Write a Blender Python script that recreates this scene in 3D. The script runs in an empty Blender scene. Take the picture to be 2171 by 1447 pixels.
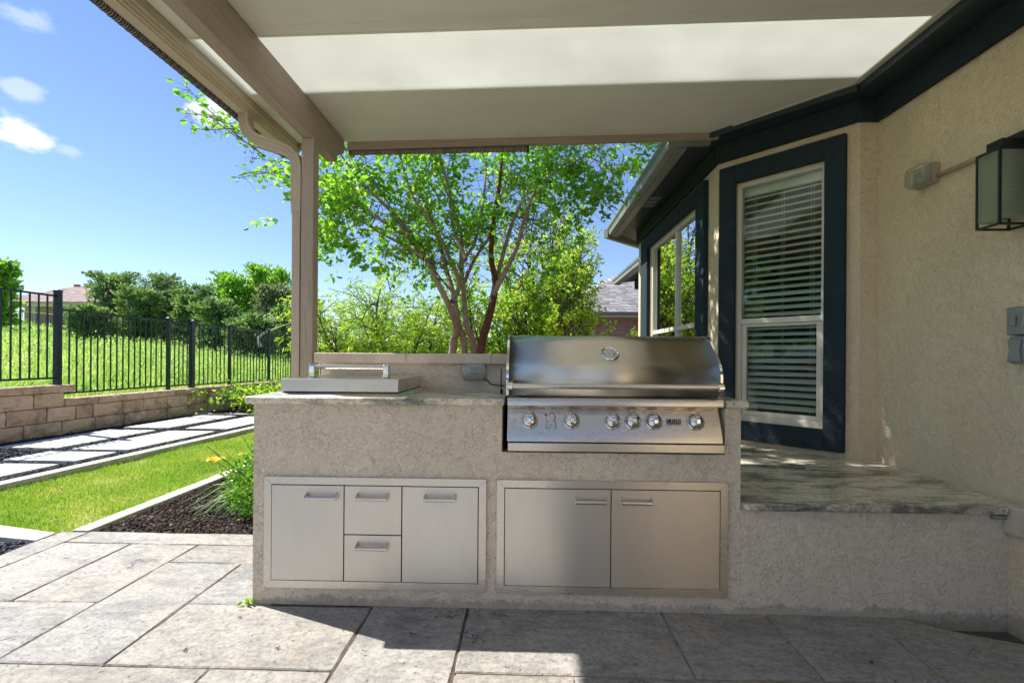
import bpy, math, random
import numpy as np
from mathutils import Vector, Matrix
random.seed(7); rng = np.random.default_rng(7)
S = bpy.context.scene
col = S.collection
R = math.radians

# ---------------------------------------------------------------- camera
cd = bpy.data.cameras.new('camera'); cam = bpy.data.objects.new('camera', cd); col.objects.link(cam)
S.camera = cam
cd.sensor_width = 36; cd.lens = 17.245; cd.shift_y = 0.01442; cd.clip_start = 0.05; cd.clip_end = 600
th, ro = R(1.65), 0.007
rv = Vector((math.cos(th), math.sin(th), 0)); fv = Vector((-math.sin(th), math.cos(th), 0)); uv_ = Vector((0, 0, 1))
cr = rv*math.cos(ro)+uv_*math.sin(ro); cu = uv_*math.cos(ro)-rv*math.sin(ro)
cam.matrix_world = Matrix(((cr.x, cu.x, -fv.x, 0), (cr.y, cu.y, -fv.y, 0), (cr.z, cu.z, -fv.z, 1.19), (0, 0, 0, 1)))
S.render.resolution_x = 1024; S.render.resolution_y = 682

# ---------------------------------------------------------------- light
SUN = Vector((-.78, .31, 1)).normalized()
W = bpy.data.worlds.new('World'); S.world = W; W.use_nodes = True
wn = W.node_tree.nodes; wl_ = W.node_tree.links
sky = wn.new('ShaderNodeTexSky'); sky.sky_type = 'NISHITA'; sky.sun_disc = False
sky.sun_elevation = math.asin(SUN.z); sky.sun_rotation = math.atan2(SUN.x, SUN.y)
sky.air_density = 1.0; sky.dust_density = 0.0; sky.ozone_density = 3.5
bg = wn['Background']; bg.inputs[1].default_value = 0.053

def build_sky():
    tc = wn.new('ShaderNodeTexCoord')
    nrm = wn.new('ShaderNodeVectorMath'); nrm.operation = 'NORMALIZE'; wl_.new(tc.outputs['Generated'], nrm.inputs[0])
    n1 = wn.new('ShaderNodeTexNoise'); n1.inputs['Scale'].default_value = 9; n1.inputs['Detail'].default_value = 9; n1.inputs['Roughness'].default_value = .62
    mp = wn.new('ShaderNodeMapping'); mp.inputs['Scale'].default_value = (1, 1, 2.2)
    wl_.new(nrm.outputs[0], mp.inputs[0]); wl_.new(mp.outputs[0], n1.inputs['Vector'])
    total = None
    # clouds, small in view and wider out of view: direction (x,y,z), angular radius, strength
    for d, rad, st in CLOUDS:
        dv = Vector(d).normalized()
        sc = wn.new('ShaderNodeVectorMath'); sc.operation = 'SUBTRACT'; sc.inputs[1].default_value = dv
        wl_.new(nrm.outputs[0], sc.inputs[0])
        m2 = wn.new('ShaderNodeVectorMath'); m2.operation = 'MULTIPLY'; m2.inputs[1].default_value = (1, 1, 1.9)
        wl_.new(sc.outputs[0], m2.inputs[0])
        ln = wn.new('ShaderNodeVectorMath'); ln.operation = 'LENGTH'; wl_.new(m2.outputs[0], ln.inputs[0])
        mr = wn.new('ShaderNodeMapRange'); mr.inputs['From Min'].default_value = 0; mr.inputs['From Max'].default_value = rad
        mr.inputs['To Min'].default_value = .30; mr.inputs['To Max'].default_value = -.32; mr.clamp = False
        wl_.new(ln.outputs['Value'], mr.inputs[0])
        ad = wn.new('ShaderNodeMath'); ad.operation = 'ADD'; wl_.new(mr.outputs[0], ad.inputs[0]); wl_.new(n1.outputs['Fac'], ad.inputs[1])
        ss = wn.new('ShaderNodeMapRange'); ss.interpolation_type = 'SMOOTHSTEP'
        ss.inputs['From Min'].default_value = .48; ss.inputs['From Max'].default_value = .68; ss.inputs['To Max'].default_value = st
        wl_.new(ad.outputs[0], ss.inputs[0])
        if total is None: total = ss.outputs[0]
        else:
            mx = wn.new('ShaderNodeMath'); mx.operation = 'MAXIMUM'; wl_.new(total, mx.inputs[0]); wl_.new(ss.outputs[0], mx.inputs[1]); total = mx.outputs[0]
    mix = wn.new('ShaderNodeMix'); mix.data_type = 'RGBA'
    tn = wn.new('ShaderNodeMix'); tn.data_type = 'RGBA'; tn.blend_type = 'MULTIPLY'; tn.inputs[0].default_value = 1; tn.inputs[7].default_value = (.59, .585, .67, 1)
    wl_.new(sky.outputs[0], tn.inputs[6]); wl_.new(total, mix.inputs[0]); wl_.new(tn.outputs[2], mix.inputs[6]); mix.inputs[7].default_value = (4.6, 4.7, 4.9, 1)
    wl_.new(mix.outputs[2], bg.inputs[0])
CLOUDS = [((-1.06, 1, .46), .08, .85), ((-1.06, 1, .55), .06, .35), ((-.655, 1, .50), .085, .7), ((-1.05, 1, .70), .07, .3),
          ((.6, 1, .9), .35, .8), ((-1.6, -.6, .8), .4, .9), ((-.5, -1.4, .6), .4, .9), ((1.2, -1, .9), .4, .9), ((-1, .2, 1.3), .25, .7), ((-.95, 1, .42), .05, .25)]  # wider clouds beyond the view, added as reflectors; the last is small
build_sky()
sl = bpy.data.lights.new('sun', 'SUN'); sl.energy = 2.0; sl.angle = R(.55); sl.color = (1, .955, .88)
so = bpy.data.objects.new('sun', sl); col.objects.link(so); so.location = (-8, 3, 12)
so.rotation_euler = SUN.to_track_quat('Z', 'Y').to_euler()
S.view_settings.view_transform = 'Standard'; S.view_settings.look = 'None'; S.view_settings.gamma = 1
S.view_settings.exposure = 2.38
S.view_settings.use_curve_mapping = False
S.render.engine = 'CYCLES'
S.cycles.max_bounces = 10; S.cycles.transparent_max_bounces = 16; S.cycles.diffuse_bounces = 5

# ---------------------------------------------------------------- node helpers
class NT:
    def __init__(s, name):
        s.m = bpy.data.materials.new(name); s.m.use_nodes = True
        s.t = s.m.node_tree; s.n = s.t.nodes; s.l = s.t.links
        s.b = s.n['Principled BSDF']; s.out = s.n['Material Output']
    def new(s, typ, **kw):
        nd = s.n.new(typ)
        for k, v in kw.items(): setattr(nd, k, v)
        return nd
    def set(s, inp, v):
        if hasattr(v, 'is_output') and v.is_output or isinstance(v, bpy.types.NodeSocket): s.l.new(v, inp)
        else: inp.default_value = v
    def pos(s, scale=(1, 1, 1), rnd=0.0, rot=(0, 0, 0)):
        g = s.new('ShaderNodeNewGeometry'); v = g.outputs['Position']
        if rnd:
            oi = s.new('ShaderNodeObjectInfo'); a = s.new('ShaderNodeVectorMath', operation='SCALE')
            a.inputs[0].default_value = (rnd, rnd*1.7, rnd*.6); s.l.new(oi.outputs['Random'], a.inputs['Scale'])
            b = s.new('ShaderNodeVectorMath', operation='ADD'); s.l.new(v, b.inputs[0]); s.l.new(a.outputs[0], b.inputs[1]); v = b.outputs[0]
        mp = s.new('ShaderNodeMapping'); mp.inputs['Scale'].default_value = scale; mp.inputs['Rotation'].default_value = rot
        s.l.new(v, mp.inputs[0]); return mp.outputs[0]
    def noise(s, vec, scale, detail=4, rough=.55, dist=0.0, out='Fac'):
        nd = s.new('ShaderNodeTexNoise'); s.set(nd.inputs['Vector'], vec)
        nd.inputs['Scale'].default_value = scale; nd.inputs['Detail'].default_value = detail
        nd.inputs['Roughness'].default_value = rough; nd.inputs['Distortion'].default_value = dist
        return nd.outputs[out]
    def ramp(s, fac, stops, interp='LINEAR'):
        nd = s.new('ShaderNodeValToRGB'); s.set(nd.inputs[0], fac); e = nd.color_ramp.elements; nd.color_ramp.interpolation = interp
        while len(e) < len(stops): e.new(.5)
        for i, (p, c) in enumerate(stops):
            e[i].position = p; e[i].color = (c if isinstance(c, tuple) and len(c) == 4 else (tuple(c)+(1,) if isinstance(c, tuple) else (c, c, c, 1)))
        return nd.outputs[0]
    def mix(s, f, a, b, mode='MIX'):
        nd = s.new('ShaderNodeMix', data_type='RGBA', blend_type=mode)
        s.set(nd.inputs[0], f)
        for i, v in ((6, a), (7, b)):
            if isinstance(v, tuple): v = v if len(v) == 4 else v+(1,)
            s.set(nd.inputs[i], v)
        return nd.outputs[2]
    def math(s, op, a, b=0.0, c=None):
        nd = s.new('ShaderNodeMath', operation=op); s.set(nd.inputs[0], a); s.set(nd.inputs[1], b)
        if c is not None: s.set(nd.inputs[2], c)
        return nd.outputs[0]
    def bump(s, h, dist, strength=1.0, prev=None):
        nd = s.new('ShaderNodeBump'); s.l.new(h, nd.inputs['Height']); nd.inputs['Distance'].default_value = dist; nd.inputs['Strength'].default_value = strength
        if prev is not None: s.l.new(prev, nd.inputs['Normal'])
        return nd.outputs[0]
    def fin(s, color=None, rough=None, normal=None, metal=None, spec=None, **kw):
        if color is not None: s.set(s.b.inputs['Base Color'], color if not (isinstance(color, tuple) and len(color) == 3) else color+(1,))
        if rough is not None: s.set(s.b.inputs['Roughness'], rough)
        if normal is not None: s.l.new(normal, s.b.inputs['Normal'])
        if metal is not None: s.set(s.b.inputs['Metallic'], metal)
        if spec is not None: s.set(s.b.inputs['Specular IOR Level'], spec)
        for k, v in kw.items(): s.set(s.b.inputs[k], v)
        return s.m

def flat(name, c, rough=.5, metal=0.0, var=.12, scale=6, bump=0.0, bscale=80, **kw):
    t = NT(name); p = t.pos()
    f = t.noise(p, scale, 5, .6)
    c2 = tuple(x*(1-var) for x in c); c1 = tuple(min(1, x*(1+var)) for x in c)
    colr = t.ramp(f, [(.3, c2), (.7, c1)])
    nrm = t.bump(t.noise(p, bscale, 4, .6), bump) if bump else None
    return t.fin(colr, rough, nrm, metal, **kw)

def stucco(name, c, depth=.004, scale=1.0, dirt=True, streak=(1, 1, 1)):
    # skip trowel texture: flat plateaus with crisp raised worm-like edges
    t = NT(name); p = t.pos(streak)
    w = t.noise(p, 30*scale, 2, .5, .9)
    gate = t.ramp(t.noise(p, 13*scale, 3, .6), [(.44, 0.0), (.56, 1.0)])
    plate = t.ramp(w, [(.47, 0.0), (.50, 1.0)])
    w2 = t.noise(p, 64*scale, 2, .5, .8)
    plate2 = t.ramp(w2, [(.53, 0.0), (.56, 1.0)])
    grain = t.noise(t.pos(), 300, 2, .7)
    h = t.math('MULTIPLY', plate, t.math('ADD', t.math('MULTIPLY', gate, .75), .2))
    h = t.math('ADD', h, t.math('MULTIPLY', plate2, .28))
    h = t.math('ADD', h, t.math('MULTIPLY', grain, .08))
    nrm = t.bump(h, depth)
    big = t.noise(t.pos((1, 1, .45)), 2.2, 5, .6)
    colr = t.ramp(big, [(.28, tuple(x*.84 for x in c)), (.72, tuple(min(1, x*1.07) for x in c))])
    colr = t.mix(.35, colr, t.ramp(t.noise(t.pos(), 30, 4, .7), [(.3, tuple(x*.85 for x in c)), (.7, tuple(x*1.1 for x in c))]))
    if dirt:   # splash grime near the paving
        g = t.new('ShaderNodeNewGeometry'); sp = t.new('ShaderNodeSeparateXYZ'); t.l.new(g.outputs['Position'], sp.inputs[0])
        hh = t.math('ADD', sp.outputs[2], t.math('MULTIPLY', t.noise(t.pos(), 9, 5, .7), -.14))
        m = t.ramp(t.math('ADD', hh, .045), [(0.0, .45), (.018, 0.0)])
        colr = t.mix(m, colr, (.22, .19, .15))
    return t.fin(colr, .85, nrm, spec=.25)

def metal_brushed(name, c=(.66, .625, .57), axis='x', rough=.25, stain=.35):
    t = NT(name)
    sc = {'x': (1.0, 80, 80), 'z': (80, 80, 1.0), 'y': (45, 1.0, 45)}[axis]
    br = t.noise(t.pos(sc), 5, 4, .7)
    sm = t.noise(t.pos((1, 1, .30) if axis == 'z' else (.5, 1, 1)), 6, 7, .7, .4)
    tg = t.new('ShaderNodeCombineXYZ'); tg.inputs[2].default_value = 1; tg.inputs[0].default_value = .02; t.l.new(tg.outputs[0], t.b.inputs['Tangent'])
    r = t.math('ADD', t.math('MULTIPLY', br, .10), rough-.05)
    r = t.math('ADD', r, t.math('MULTIPLY', t.ramp(sm, [(.3, 0.0), (.85, 1.0)]), .10))
    colr = t.mix(t.math('MULTIPLY', t.ramp(sm, [(.35, 0.0), (.9, 1.0)]), stain), c+(1,), (c[0]*.86, c[1]*.78, c[2]*.66, 1))
    colr = t.mix(.08, colr, t.ramp(br, [(.32, tuple(x*.74 for x in c)), (.68, tuple(min(1, x*1.06) for x in c))]))
    nrm = t.bump(t.noise(t.pos(), 1.6, 1, .4), .0018)
    return t.fin(colr, r, nrm, 1.0, Anisotropic=.8)

def foliage(name, stops, trans=.38, rough=.45, tcol=None):
    t = NT(name); g = t.new('ShaderNodeNewGeometry'); oi = t.new('ShaderNodeObjectInfo')
    fac = g.outputs['Random Per Island']
    big = t.noise(t.pos(), 1.6, 3, .6)
    fac = t.math('ADD', t.math('MULTIPLY', fac, .6), t.math('MULTIPLY', t.ramp(big, [(.3, 0.0), (.7, 1.0)]), .4))
    c = t.ramp(fac, stops)
    t.fin(c, rough, None, 0, spec=.35)
    tr = t.new('ShaderNodeBsdfTranslucent')
    t.l.new(t.mix(.5, c, t.ramp(fac, [(p, tuple(min(1, q) for q in (k[0]*1.5, k[1]*1.35, k[2]*.5))) for p, k in stops])), tr.inputs[0])
    mx = t.new('ShaderNodeMixShader'); mx.inputs[0].default_value = trans
    t.l.new(t.b.outputs[0], mx.inputs[1]); t.l.new(tr.outputs[0], mx.inputs[2]); t.l.new(mx.outputs[0], t.out.inputs[0])
    return t.m

def glass(name, tint=(.86, .93, .89), ior=1.5, rough=0.0, boost=1.0, bump=False):
    t = NT(name); t.n.remove(t.b)
    tr = t.new('ShaderNodeBsdfTransparent'); tr.inputs[0].default_value = tint+(1,)
    gl = t.new('ShaderNodeBsdfGlossy'); gl.inputs['Roughness'].default_value = rough
    fr = t.new('ShaderNodeFresnel'); fr.inputs[0].default_value = ior
    f = t.math('MULTIPLY', fr.outputs[0], 1.9*boost); f = t.math('MINIMUM', f, 1.0)
    if bump:
        pos = t.pos((1, 1, 1))
        ck = t.new('ShaderNodeTexVoronoi', feature='F1', distance='CHEBYCHEV'); ck.inputs['Scale'].default_value = 95; ck.inputs['Randomness'].default_value = 0
        t.l.new(pos, ck.inputs['Vector']); nr = t.bump(ck.outputs['Distance'], .004); t.l.new(nr, gl.inputs['Normal']); t.l.new(nr, fr.inputs['Normal'])
    mx = t.new('ShaderNodeMixShader'); t.l.new(f, mx.inputs[0]); t.l.new(tr.outputs[0], mx.inputs[1]); t.l.new(gl.outputs[0], mx.inputs[2])
    t.l.new(mx.outputs[0], t.out.inputs[0]); return t.m

def m_granite():
    t = NT('granite'); p = t.pos((1.0, 2.6, 2.2), rot=(0, 0, .15))
    wob = t.noise(t.pos((.7, 1.4, 1)), 2.2, 4, .6, 0, 'Color')
    f = t.noise(t.mix(.22, p, wob), 3.4, 10, .72, .5)
    c = t.ramp(f, [(.34, (.045, .048, .045)), (.42, (.24, .23, .19)), (.49, (.52, .48, .38)), (.57, (.80, .74, .60)), (.64, (.46, .42, .33)), (.74, (.46, .31, .19))])
    v = t.new('ShaderNodeTexVoronoi', feature='F1'); v.inputs['Scale'].default_value = 130; t.l.new(t.pos(), v.inputs['Vector'])
    c = t.mix(.38, c, t.mix(1.0, c, t.ramp(v.outputs['Color'], [(.2, (.35, .36, .34)), (.5, (1, 1, .97)), (.85, (1.35, 1.3, 1.2))]), 'MULTIPLY'))
    dk = t.noise(t.pos((1, 1.5, 1)), 34, 5, .7, .4)
    c = t.mix(t.math('MULTIPLY', t.ramp(dk, [(.54, 0.0), (.62, .85)]), t.ramp(f, [(.35, 1.0), (.62, .25)])), c, (.07, .075, .07))
    dk2 = t.noise(t.pos((1.2, 3.2, 1), rot=(0, 0, .1)), 1.6, 6, .6, .8)
    c = t.mix(t.ramp(dk2, [(.60, 0.0), (.68, .7)]), c, (.09, .10, .095))
    r = t.math('ADD', t.math('MULTIPLY', f, .2), .13)
    return t.fin(c, r, t.bump(dk, .0005), spec=.5)

def m_slab():
    # stamped slate-look concrete: mottled grey, tan blushes, chipped cleft relief
    t = NT('stamped_concrete'); p = t.pos((1, 1, 1), rnd=7)
    rot = t.pos((1, 2.4, 1), rnd=7, rot=(0, 0, .5))
    a = t.noise(p, 2.3, 6, .62, .4); b = t.noise(rot, 11, 9, .74, .2); c3 = t.noise(p, 48, 5, .7)
    c = t.ramp(b, [(.28, (.18, .18, .18)), (.45, (.295, .29, .28)), (.60, (.39, .38, .36)), (.78, (.48, .46, .42))])
    c = t.mix(t.ramp(a, [(.48, 0.0), (.74, .42)]), c, (.44, .36, .26))
    c = t.mix(t.ramp(t.noise(p, 1.3, 4, .6), [(.42, 0.0), (.62, .45)]), c, (.47, .45, .41))
    c = t.mix(t.ramp(t.noise(t.pos((1, 1.5, 1), rnd=41), 3.4, 6, .7, .5), [(.50, 0.0), (.66, .65)]), c, (.17, .165, .165))
    c = t.mix(t.ramp(t.noise(t.pos((1, 1, 1), rnd=47), 5.0, 5, .7, .3), [(.60, 0.0), (.72, .5)]), c, (.36, .26, .17))
    c = t.mix(t.ramp(c3, [(.38, .45), (.52, 0.0)]), c, (.10, .10, .10))
    cr = t.noise(t.pos((1, 1, 1), rnd=17), 1.7, 6, .66, .7)
    cm = t.ramp(t.math('ABSOLUTE', t.math('SUBTRACT', cr, .46)), [(0.0, 1.0), (.0045, 0.0)])
    msk = t.ramp(t.noise(t.pos((1, 1, 1), rnd=23), 2.1, 2, .5), [(.60, 0.0), (.64, 1.0)])
    cm = t.math('MULTIPLY', cm, msk)
    c = t.mix(t.math('MULTIPLY', cm, .7), c, (.05, .048, .045))
    pit = t.ramp(t.noise(t.pos((1, 1.6, 1), rnd=31), 26, 3, .6), [(.655, 0.0), (.73, 1.0)])
    c = t.mix(t.math('MULTIPLY', pit, .45), c, (.13, .115, .10))
    h = t.math('ADD', t.math('MULTIPLY', b, 1.0), t.math('MULTIPLY', c3, .45))
    h = t.math('SUBTRACT', h, t.math('MULTIPLY', pit, .6))
    h = t.math('SUBTRACT', h, t.math('MULTIPLY', cm, 1.2))
    cl = t.ramp(t.noise(rot, 4, 5, .6, .3), [(.40, 0.0), (.48, .5), (.56, .55), (.66, 1.0)])
    h = t.math('ADD', h, t.math('MULTIPLY', cl, .7))
    oi = t.new('ShaderNodeObjectInfo'); c = t.mix(1.0, c, t.ramp(oi.outputs['Random'], [(0.0, (.84, .85, .88)), (.5, (1.0, .98, .95)), (1.0, (.93, .90, .85))]), 'MULTIPLY')
    r = t.math('ADD', t.math('MULTIPLY', b, .3), .38)
    return t.fin(c, r, t.bump(h, .010), spec=.4)

def m_rock(name, stops, scale=14, bump=.006, rnd=5.0, island=False, hue=None):
    t = NT(name); p = t.pos(rnd=rnd)
    f = t.noise(p, scale, 7, .7)
    c = t.ramp(f, stops)
    if island:
        g = t.new('ShaderNodeNewGeometry'); c = t.mix(.6, c, t.ramp(g.outputs['Random Per Island'], stops))
    else:
        oi = t.new('ShaderNodeObjectInfo'); c = t.mix(.45, c, t.ramp(oi.outputs['Random'], [(0.0, stops[0][1]), (1.0, stops[-1][1])]))
    c = t.mix(t.ramp(t.noise(p, scale*5, 4, .7), [(.35, .5), (.5, 0.0)]), c, tuple(x*.45 for x in stops[0][1]))
    if hue:
        c = t.mix(t.ramp(t.noise(t.pos(), 3.1, 5, .7), [(.5, 0.0), (.63, .75)]), c, hue)
    return t.fin(c, .85, t.bump(t.noise(p, scale*2.5, 6, .75), bump), spec=.25)

M = {}
M['stucco_island'] = stucco('stucco_island', (.74, .64, .51), .0050, 1.45)
M['stucco_house'] = stucco('stucco_house', (.80, .655, .46), .0044, 1.8)
M['trim'] = stucco('dark_trim', (.024, .038, .044), .0035, 1.6, dirt=False)
M['trim_blue'] = stucco('blue_trim', (.024, .041, .053), .0042, 1.6, dirt=False)
M['fascia'] = flat('fascia_paint', (.026, .040, .046), .45, bump=.001)
M['steel_x'] = metal_brushed('brushed_steel', axis='x')
M['steel_z'] = metal_brushed('brushed_steel_upright', (.68, .64, .58), axis='z', rough=.34)
M['steel_hood'] = metal_brushed('weathered_steel', (.74, .695, .62), axis='x', rough=.35, stain=.9)
M['chrome'] = flat('chrome', (.74, .74, .74), .10, 1.0, var=.03)
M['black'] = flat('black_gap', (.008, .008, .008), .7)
M['fence'] = flat('fence_paint', (.010, .019, .031), .38, var=.3, bump=.0006)
M['granite'] = m_granite()
M['slab'] = m_slab()
M['joint'] = flat('joint_sand', (.26, .22, .175), .95, var=.4, scale=20, bump=.004)
M['joint_dark'] = flat('dark_joint', (.085, .058, .036), .95, var=.5, scale=25, bump=.004)
M['limestone'] = flat('limestone', (.58, .49, .385), .8, var=.14, scale=9, bump=.0025, bscale=60)
M['edging'] = m_rock('pale_stone', [(.3, (.48, .44, .38)), (.7, (.68, .63, .56))], 5, .006, hue=(.42, .37, .30))
M['paver'] = m_rock('smooth_paver', [(.3, (.52, .50, .46)), (.55, (.66, .63, .58)), (.75, (.74, .70, .64))], 3, .003, hue=(.44, .41, .37))
M['block'] = m_rock('split_face_block', [(.25, (.52, .34, .22)), (.5, (.74, .51, .35)), (.75, (.82, .63, .47))], 16, .010, hue=(.30, .21, .145))
M['pebble'] = m_rock('dark_pebble', [(.2, (.020, .026, .033)), (.6, (.055, .066, .078)), (.9, (.13, .14, .15))], 30, .001, island=True)
M['pebble_bed'] = flat('pebble_bed', (.018, .021, .025), .9, var=.5, scale=60, bump=.01, bscale=60)
M['soil'] = m_rock('mulch_soil', [(.3, (.022, .015, .012)), (.55, (.052, .033, .025)), (.8, (.10, .065, .05))], 40, .02, rnd=0)
M['crumb'] = m_rock('mulch_crumb', [(.1, (.02, .014, .012)), (.6, (.06, .04, .032)), (.93, (.12, .08, .06)), (.97, (.38, .33, .27))], 40, .001, island=True)
M['lawn_soil'] = m_rock('turf_soil', [(.3, (.17, .22, .04)), (.55, (.32, .32, .08)), (.75, (.50, .38, .20))], 7, .01, rnd=0)
M['meadow_soil'] = m_rock('meadow_floor', [(.3, (.14, .23, .05)), (.6, (.26, .35, .09)), (.8, (.34, .37, .14))], 3, .02, rnd=0)
M['grass'] = foliage('lawn_grass', [(.1, (.14, .33, .035)), (.4, (.25, .46, .05)), (.75, (.42, .54, .09)), (.95, (.64, .54, .24))], .38)
M['meadow'] = foliage('meadow_grass', [(.1, (.20, .40, .085)), (.45, (.36, .58, .15)), (.75, (.52, .68, .26)), (.9, (.66, .60, .36))], .42)
M['leaf_myrtle'] = foliage('myrtle_leaf', [(.1, (.10, .30, .028)), (.45, (.22, .52, .045)), (.9, (.46, .74, .09))], .5)
M['leaf_peach'] = foliage('willowy_leaf', [(0.1, (0.175, 0.362, 0.037)), (0.5, (0.35, 0.562, 0.062)), (0.9, (0.6, 0.725, 0.112))], .48)
M['leaf_pear'] = foliage('bright_leaf', [(0.1, (0.15, 0.35, 0.037)), (0.5, (0.312, 0.537, 0.056)), (0.9, (0.65, 0.75, 0.1))], .48)
M['juniper'] = foliage('juniper_needles', [(.1, (.085, .165, .06)), (.5, (.18, .32, .11)), (.9, (.34, .50, .18))], .35)
M['far_broadleaf'] = foliage('broadleaf_far', [(0.1, (0.112, 0.28, 0.028)), (0.5, (0.224, 0.476, 0.056)), (0.9, (0.392, 0.672, 0.084))], .4)  # own brighter green of the far broadleaf trees
M['oak_far'] = foliage('grey_green_leaf', [(0.1, (0.096, 0.152, 0.072)), (0.5, (0.192, 0.264, 0.128)), (0.9, (0.352, 0.416, 0.208))], .3)
M['shrub'] = foliage('glossy_shrub_leaf', [(0.1, (0.068, 0.189, 0.02)), (0.5, (0.162, 0.378, 0.041)), (0.85, (0.297, 0.513, 0.068)), (0.97, (0.82, 0.459, 0.297))], .35, .3)
M['daylily'] = foliage('strap_leaf', [(0.1, (0.054, 0.162, 0.034)), (0.6, (0.135, 0.338, 0.054)), (0.9, (0.27, 0.486, 0.108))], .35)
M['petal'] = foliage('yellow_petal', [(.1, (.80, .42, .015)), (.9, (.90, .58, .03))], .3)
M['bark'] = m_rock('smooth_bark', [(.3, (.30, .20, .145)), (.55, (.50, .385, .30)), (.8, (.62, .52, .43))], 8, .003, rnd=0)
M['bark_red'] = m_rock('red_bark', [(.3, (.12, .045, .028)), (.7, (.22, .095, .06))], 9, .003, rnd=0)
M['bark_dark'] = m_rock('grey_twig', [(.3, (.07, .055, .045)), (.7, (.15, .12, .10))], 12, .003, rnd=0)
M['white_vinyl'] = flat('white_vinyl', (.66, .63, .54), .4, var=.05)
M['slat'] = flat('blind_slat', (.88, .91, .84), .45, var=.03)
M['glass'] = glass('window_glass', (.92, .96, .93), 1.45, 0, .75)
M['glass2'] = glass('window_glass_reflective', (.4, .45, .43), 1.5, 0, 5.0)
M['lamp_glass'] = glass('pressed_glass', (.86, .88, .76), 1.5, .12, .9, True)
t_ = NT('ribbed_lantern_glass'); t_.n.remove(t_.b)
_tr = t_.new('ShaderNodeBsdfTransparent'); _tr.inputs[0].default_value = (.80, .84, .72, 1)
_tl = t_.new('ShaderNodeBsdfTranslucent'); _tl.inputs[0].default_value = (.62, .66, .52, 1)
_df = t_.new('ShaderNodeBsdfDiffuse'); _df.inputs[0].default_value = (.60, .65, .52, 1)
_gl = t_.new('ShaderNodeBsdfGlossy'); _gl.inputs['Roughness'].default_value = .12
_ck = t_.new('ShaderNodeTexWave', bands_direction='Z'); _ck.inputs['Scale'].default_value = 14; t_.l.new(t_.pos(), _ck.inputs['Vector']); t_.l.new(t_.bump(_ck.outputs['Fac'], .003), _gl.inputs['Normal'])
_m1 = t_.new('ShaderNodeMixShader'); _m1.inputs[0].default_value = .5; t_.l.new(_tl.outputs[0], _m1.inputs[1]); t_.l.new(_df.outputs[0], _m1.inputs[2])
_m2 = t_.new('ShaderNodeMixShader'); _m2.inputs[0].default_value = .38; t_.l.new(_tr.outputs[0], _m2.inputs[1]); t_.l.new(_m1.outputs[0], _m2.inputs[2])
_m3 = t_.new('ShaderNodeMixShader'); _m3.inputs[0].default_value = .10; t_.l.new(_m2.outputs[0], _m3.inputs[1]); t_.l.new(_gl.outputs[0], _m3.inputs[2]); t_.l.new(_m3.outputs[0], t_.out.inputs[0])
M['lamp_glass'] = t_.m
t_ = NT('weathered_clear_plastic'); t_.n.remove(t_.b)
_tr = t_.new('ShaderNodeBsdfTransparent'); _tr.inputs[0].default_value = (.85, .84, .78, 1)
_df = t_.new('ShaderNodeBsdfDiffuse'); _df.inputs[0].default_value = (.60, .56, .47, 1)
_gl = t_.new('ShaderNodeBsdfGlossy'); _gl.inputs['Roughness'].default_value = .15
_m1 = t_.new('ShaderNodeMixShader'); _m1.inputs[0].default_value = .34; t_.l.new(_tr.outputs[0], _m1.inputs[1]); t_.l.new(_df.outputs[0], _m1.inputs[2])
_m2 = t_.new('ShaderNodeMixShader'); _m2.inputs[0].default_value = .10; t_.l.new(_m1.outputs[0], _m2.inputs[1]); t_.l.new(_gl.outputs[0], _m2.inputs[2]); t_.l.new(_m2.outputs[0], t_.out.inputs[0])
M['bubble'] = t_.m
M['lamp_metal'] = flat('lantern_metal', (.008, .009, .010), .45, bump=.0008)
M['grey_plastic'] = flat('grey_cover', (.26, .275, .28), .45, .3, var=.08)
M['cream_box'] = flat('painted_box', (.42, .335, .25), .55, var=.08)
M['beam'] = None
def m_beam():
    t = NT('wood_grain_paint'); p = t.pos((1, 1, 1))
    g = t.noise(t.pos((60, 2.2, 60)), 2.2, 6, .65, .6)
    g2 = t.noise(t.pos((55, 55, 2.0)), 2.2, 6, .65, .6)
    return g, g2, t
def wood(name, axis, c):
    t = NT(name); sc = {'y': (38, 1.6, 38), 'z': (38, 38, 1.6), 'x': (1.6, 38, 38)}[axis]
    g = t.noise(t.pos(sc), 2.2, 6, .7, .8)
    colr = t.ramp(g, [(.3, tuple(x*.72 for x in c)), (.6, c)])
    return t.fin(colr, .62, t.bump(g, .007), spec=.3)
M['beam'] = wood('painted_beam', 'y', (.42, .345, .265)); M['post'] = wood('painted_post', 'z', (.44, .37, .29)); M['fascia_x'] = wood('painted_fascia', 'x', (.42, .34, .26))
M['gutter'] = flat('gutter_paint', (.50, .425, .30), .42, var=.06, scale=3)
M['gutter_grey'] = flat('house_gutter', (.24, .255, .22), .35, .1, var=.1)
M['spout'] = flat('downspout_paint', (.50, .415, .31), .45, var=.10, scale=5)
M['panel'] = flat('ceiling_panel', (.72, .72, .60), .55, var=.03, scale=2, bump=.0006, bscale=160)
t_ = NT('ceiling_panel'); _p = t_.pos(); _c = t_.ramp(t_.noise(_p, 1.6, 4, .6), [(.3, (.66, .66, .55)), (.7, (.74, .74, .62))])
_v = t_.new('ShaderNodeTexVoronoi', feature='F1'); _v.inputs['Scale'].default_value = 5.5; t_.l.new(_p, _v.inputs['Vector'])
_c = t_.mix(t_.ramp(_v.outputs['Distance'], [(.012, .8), (.02, 0.0)]), _c, (.12, .10, .08))
_c = t_.mix(t_.math('MULTIPLY', t_.ramp(t_.noise(t_.pos((.4, 3, 1)), 3, 5, .7), [(.5, 0.0), (.7, 1.0)]), .22), _c, (.50, .46, .36))
M['panel'] = t_.fin(_c, .55, t_.bump(t_.noise(_p, 170, 3, .7), .0012))
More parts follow.
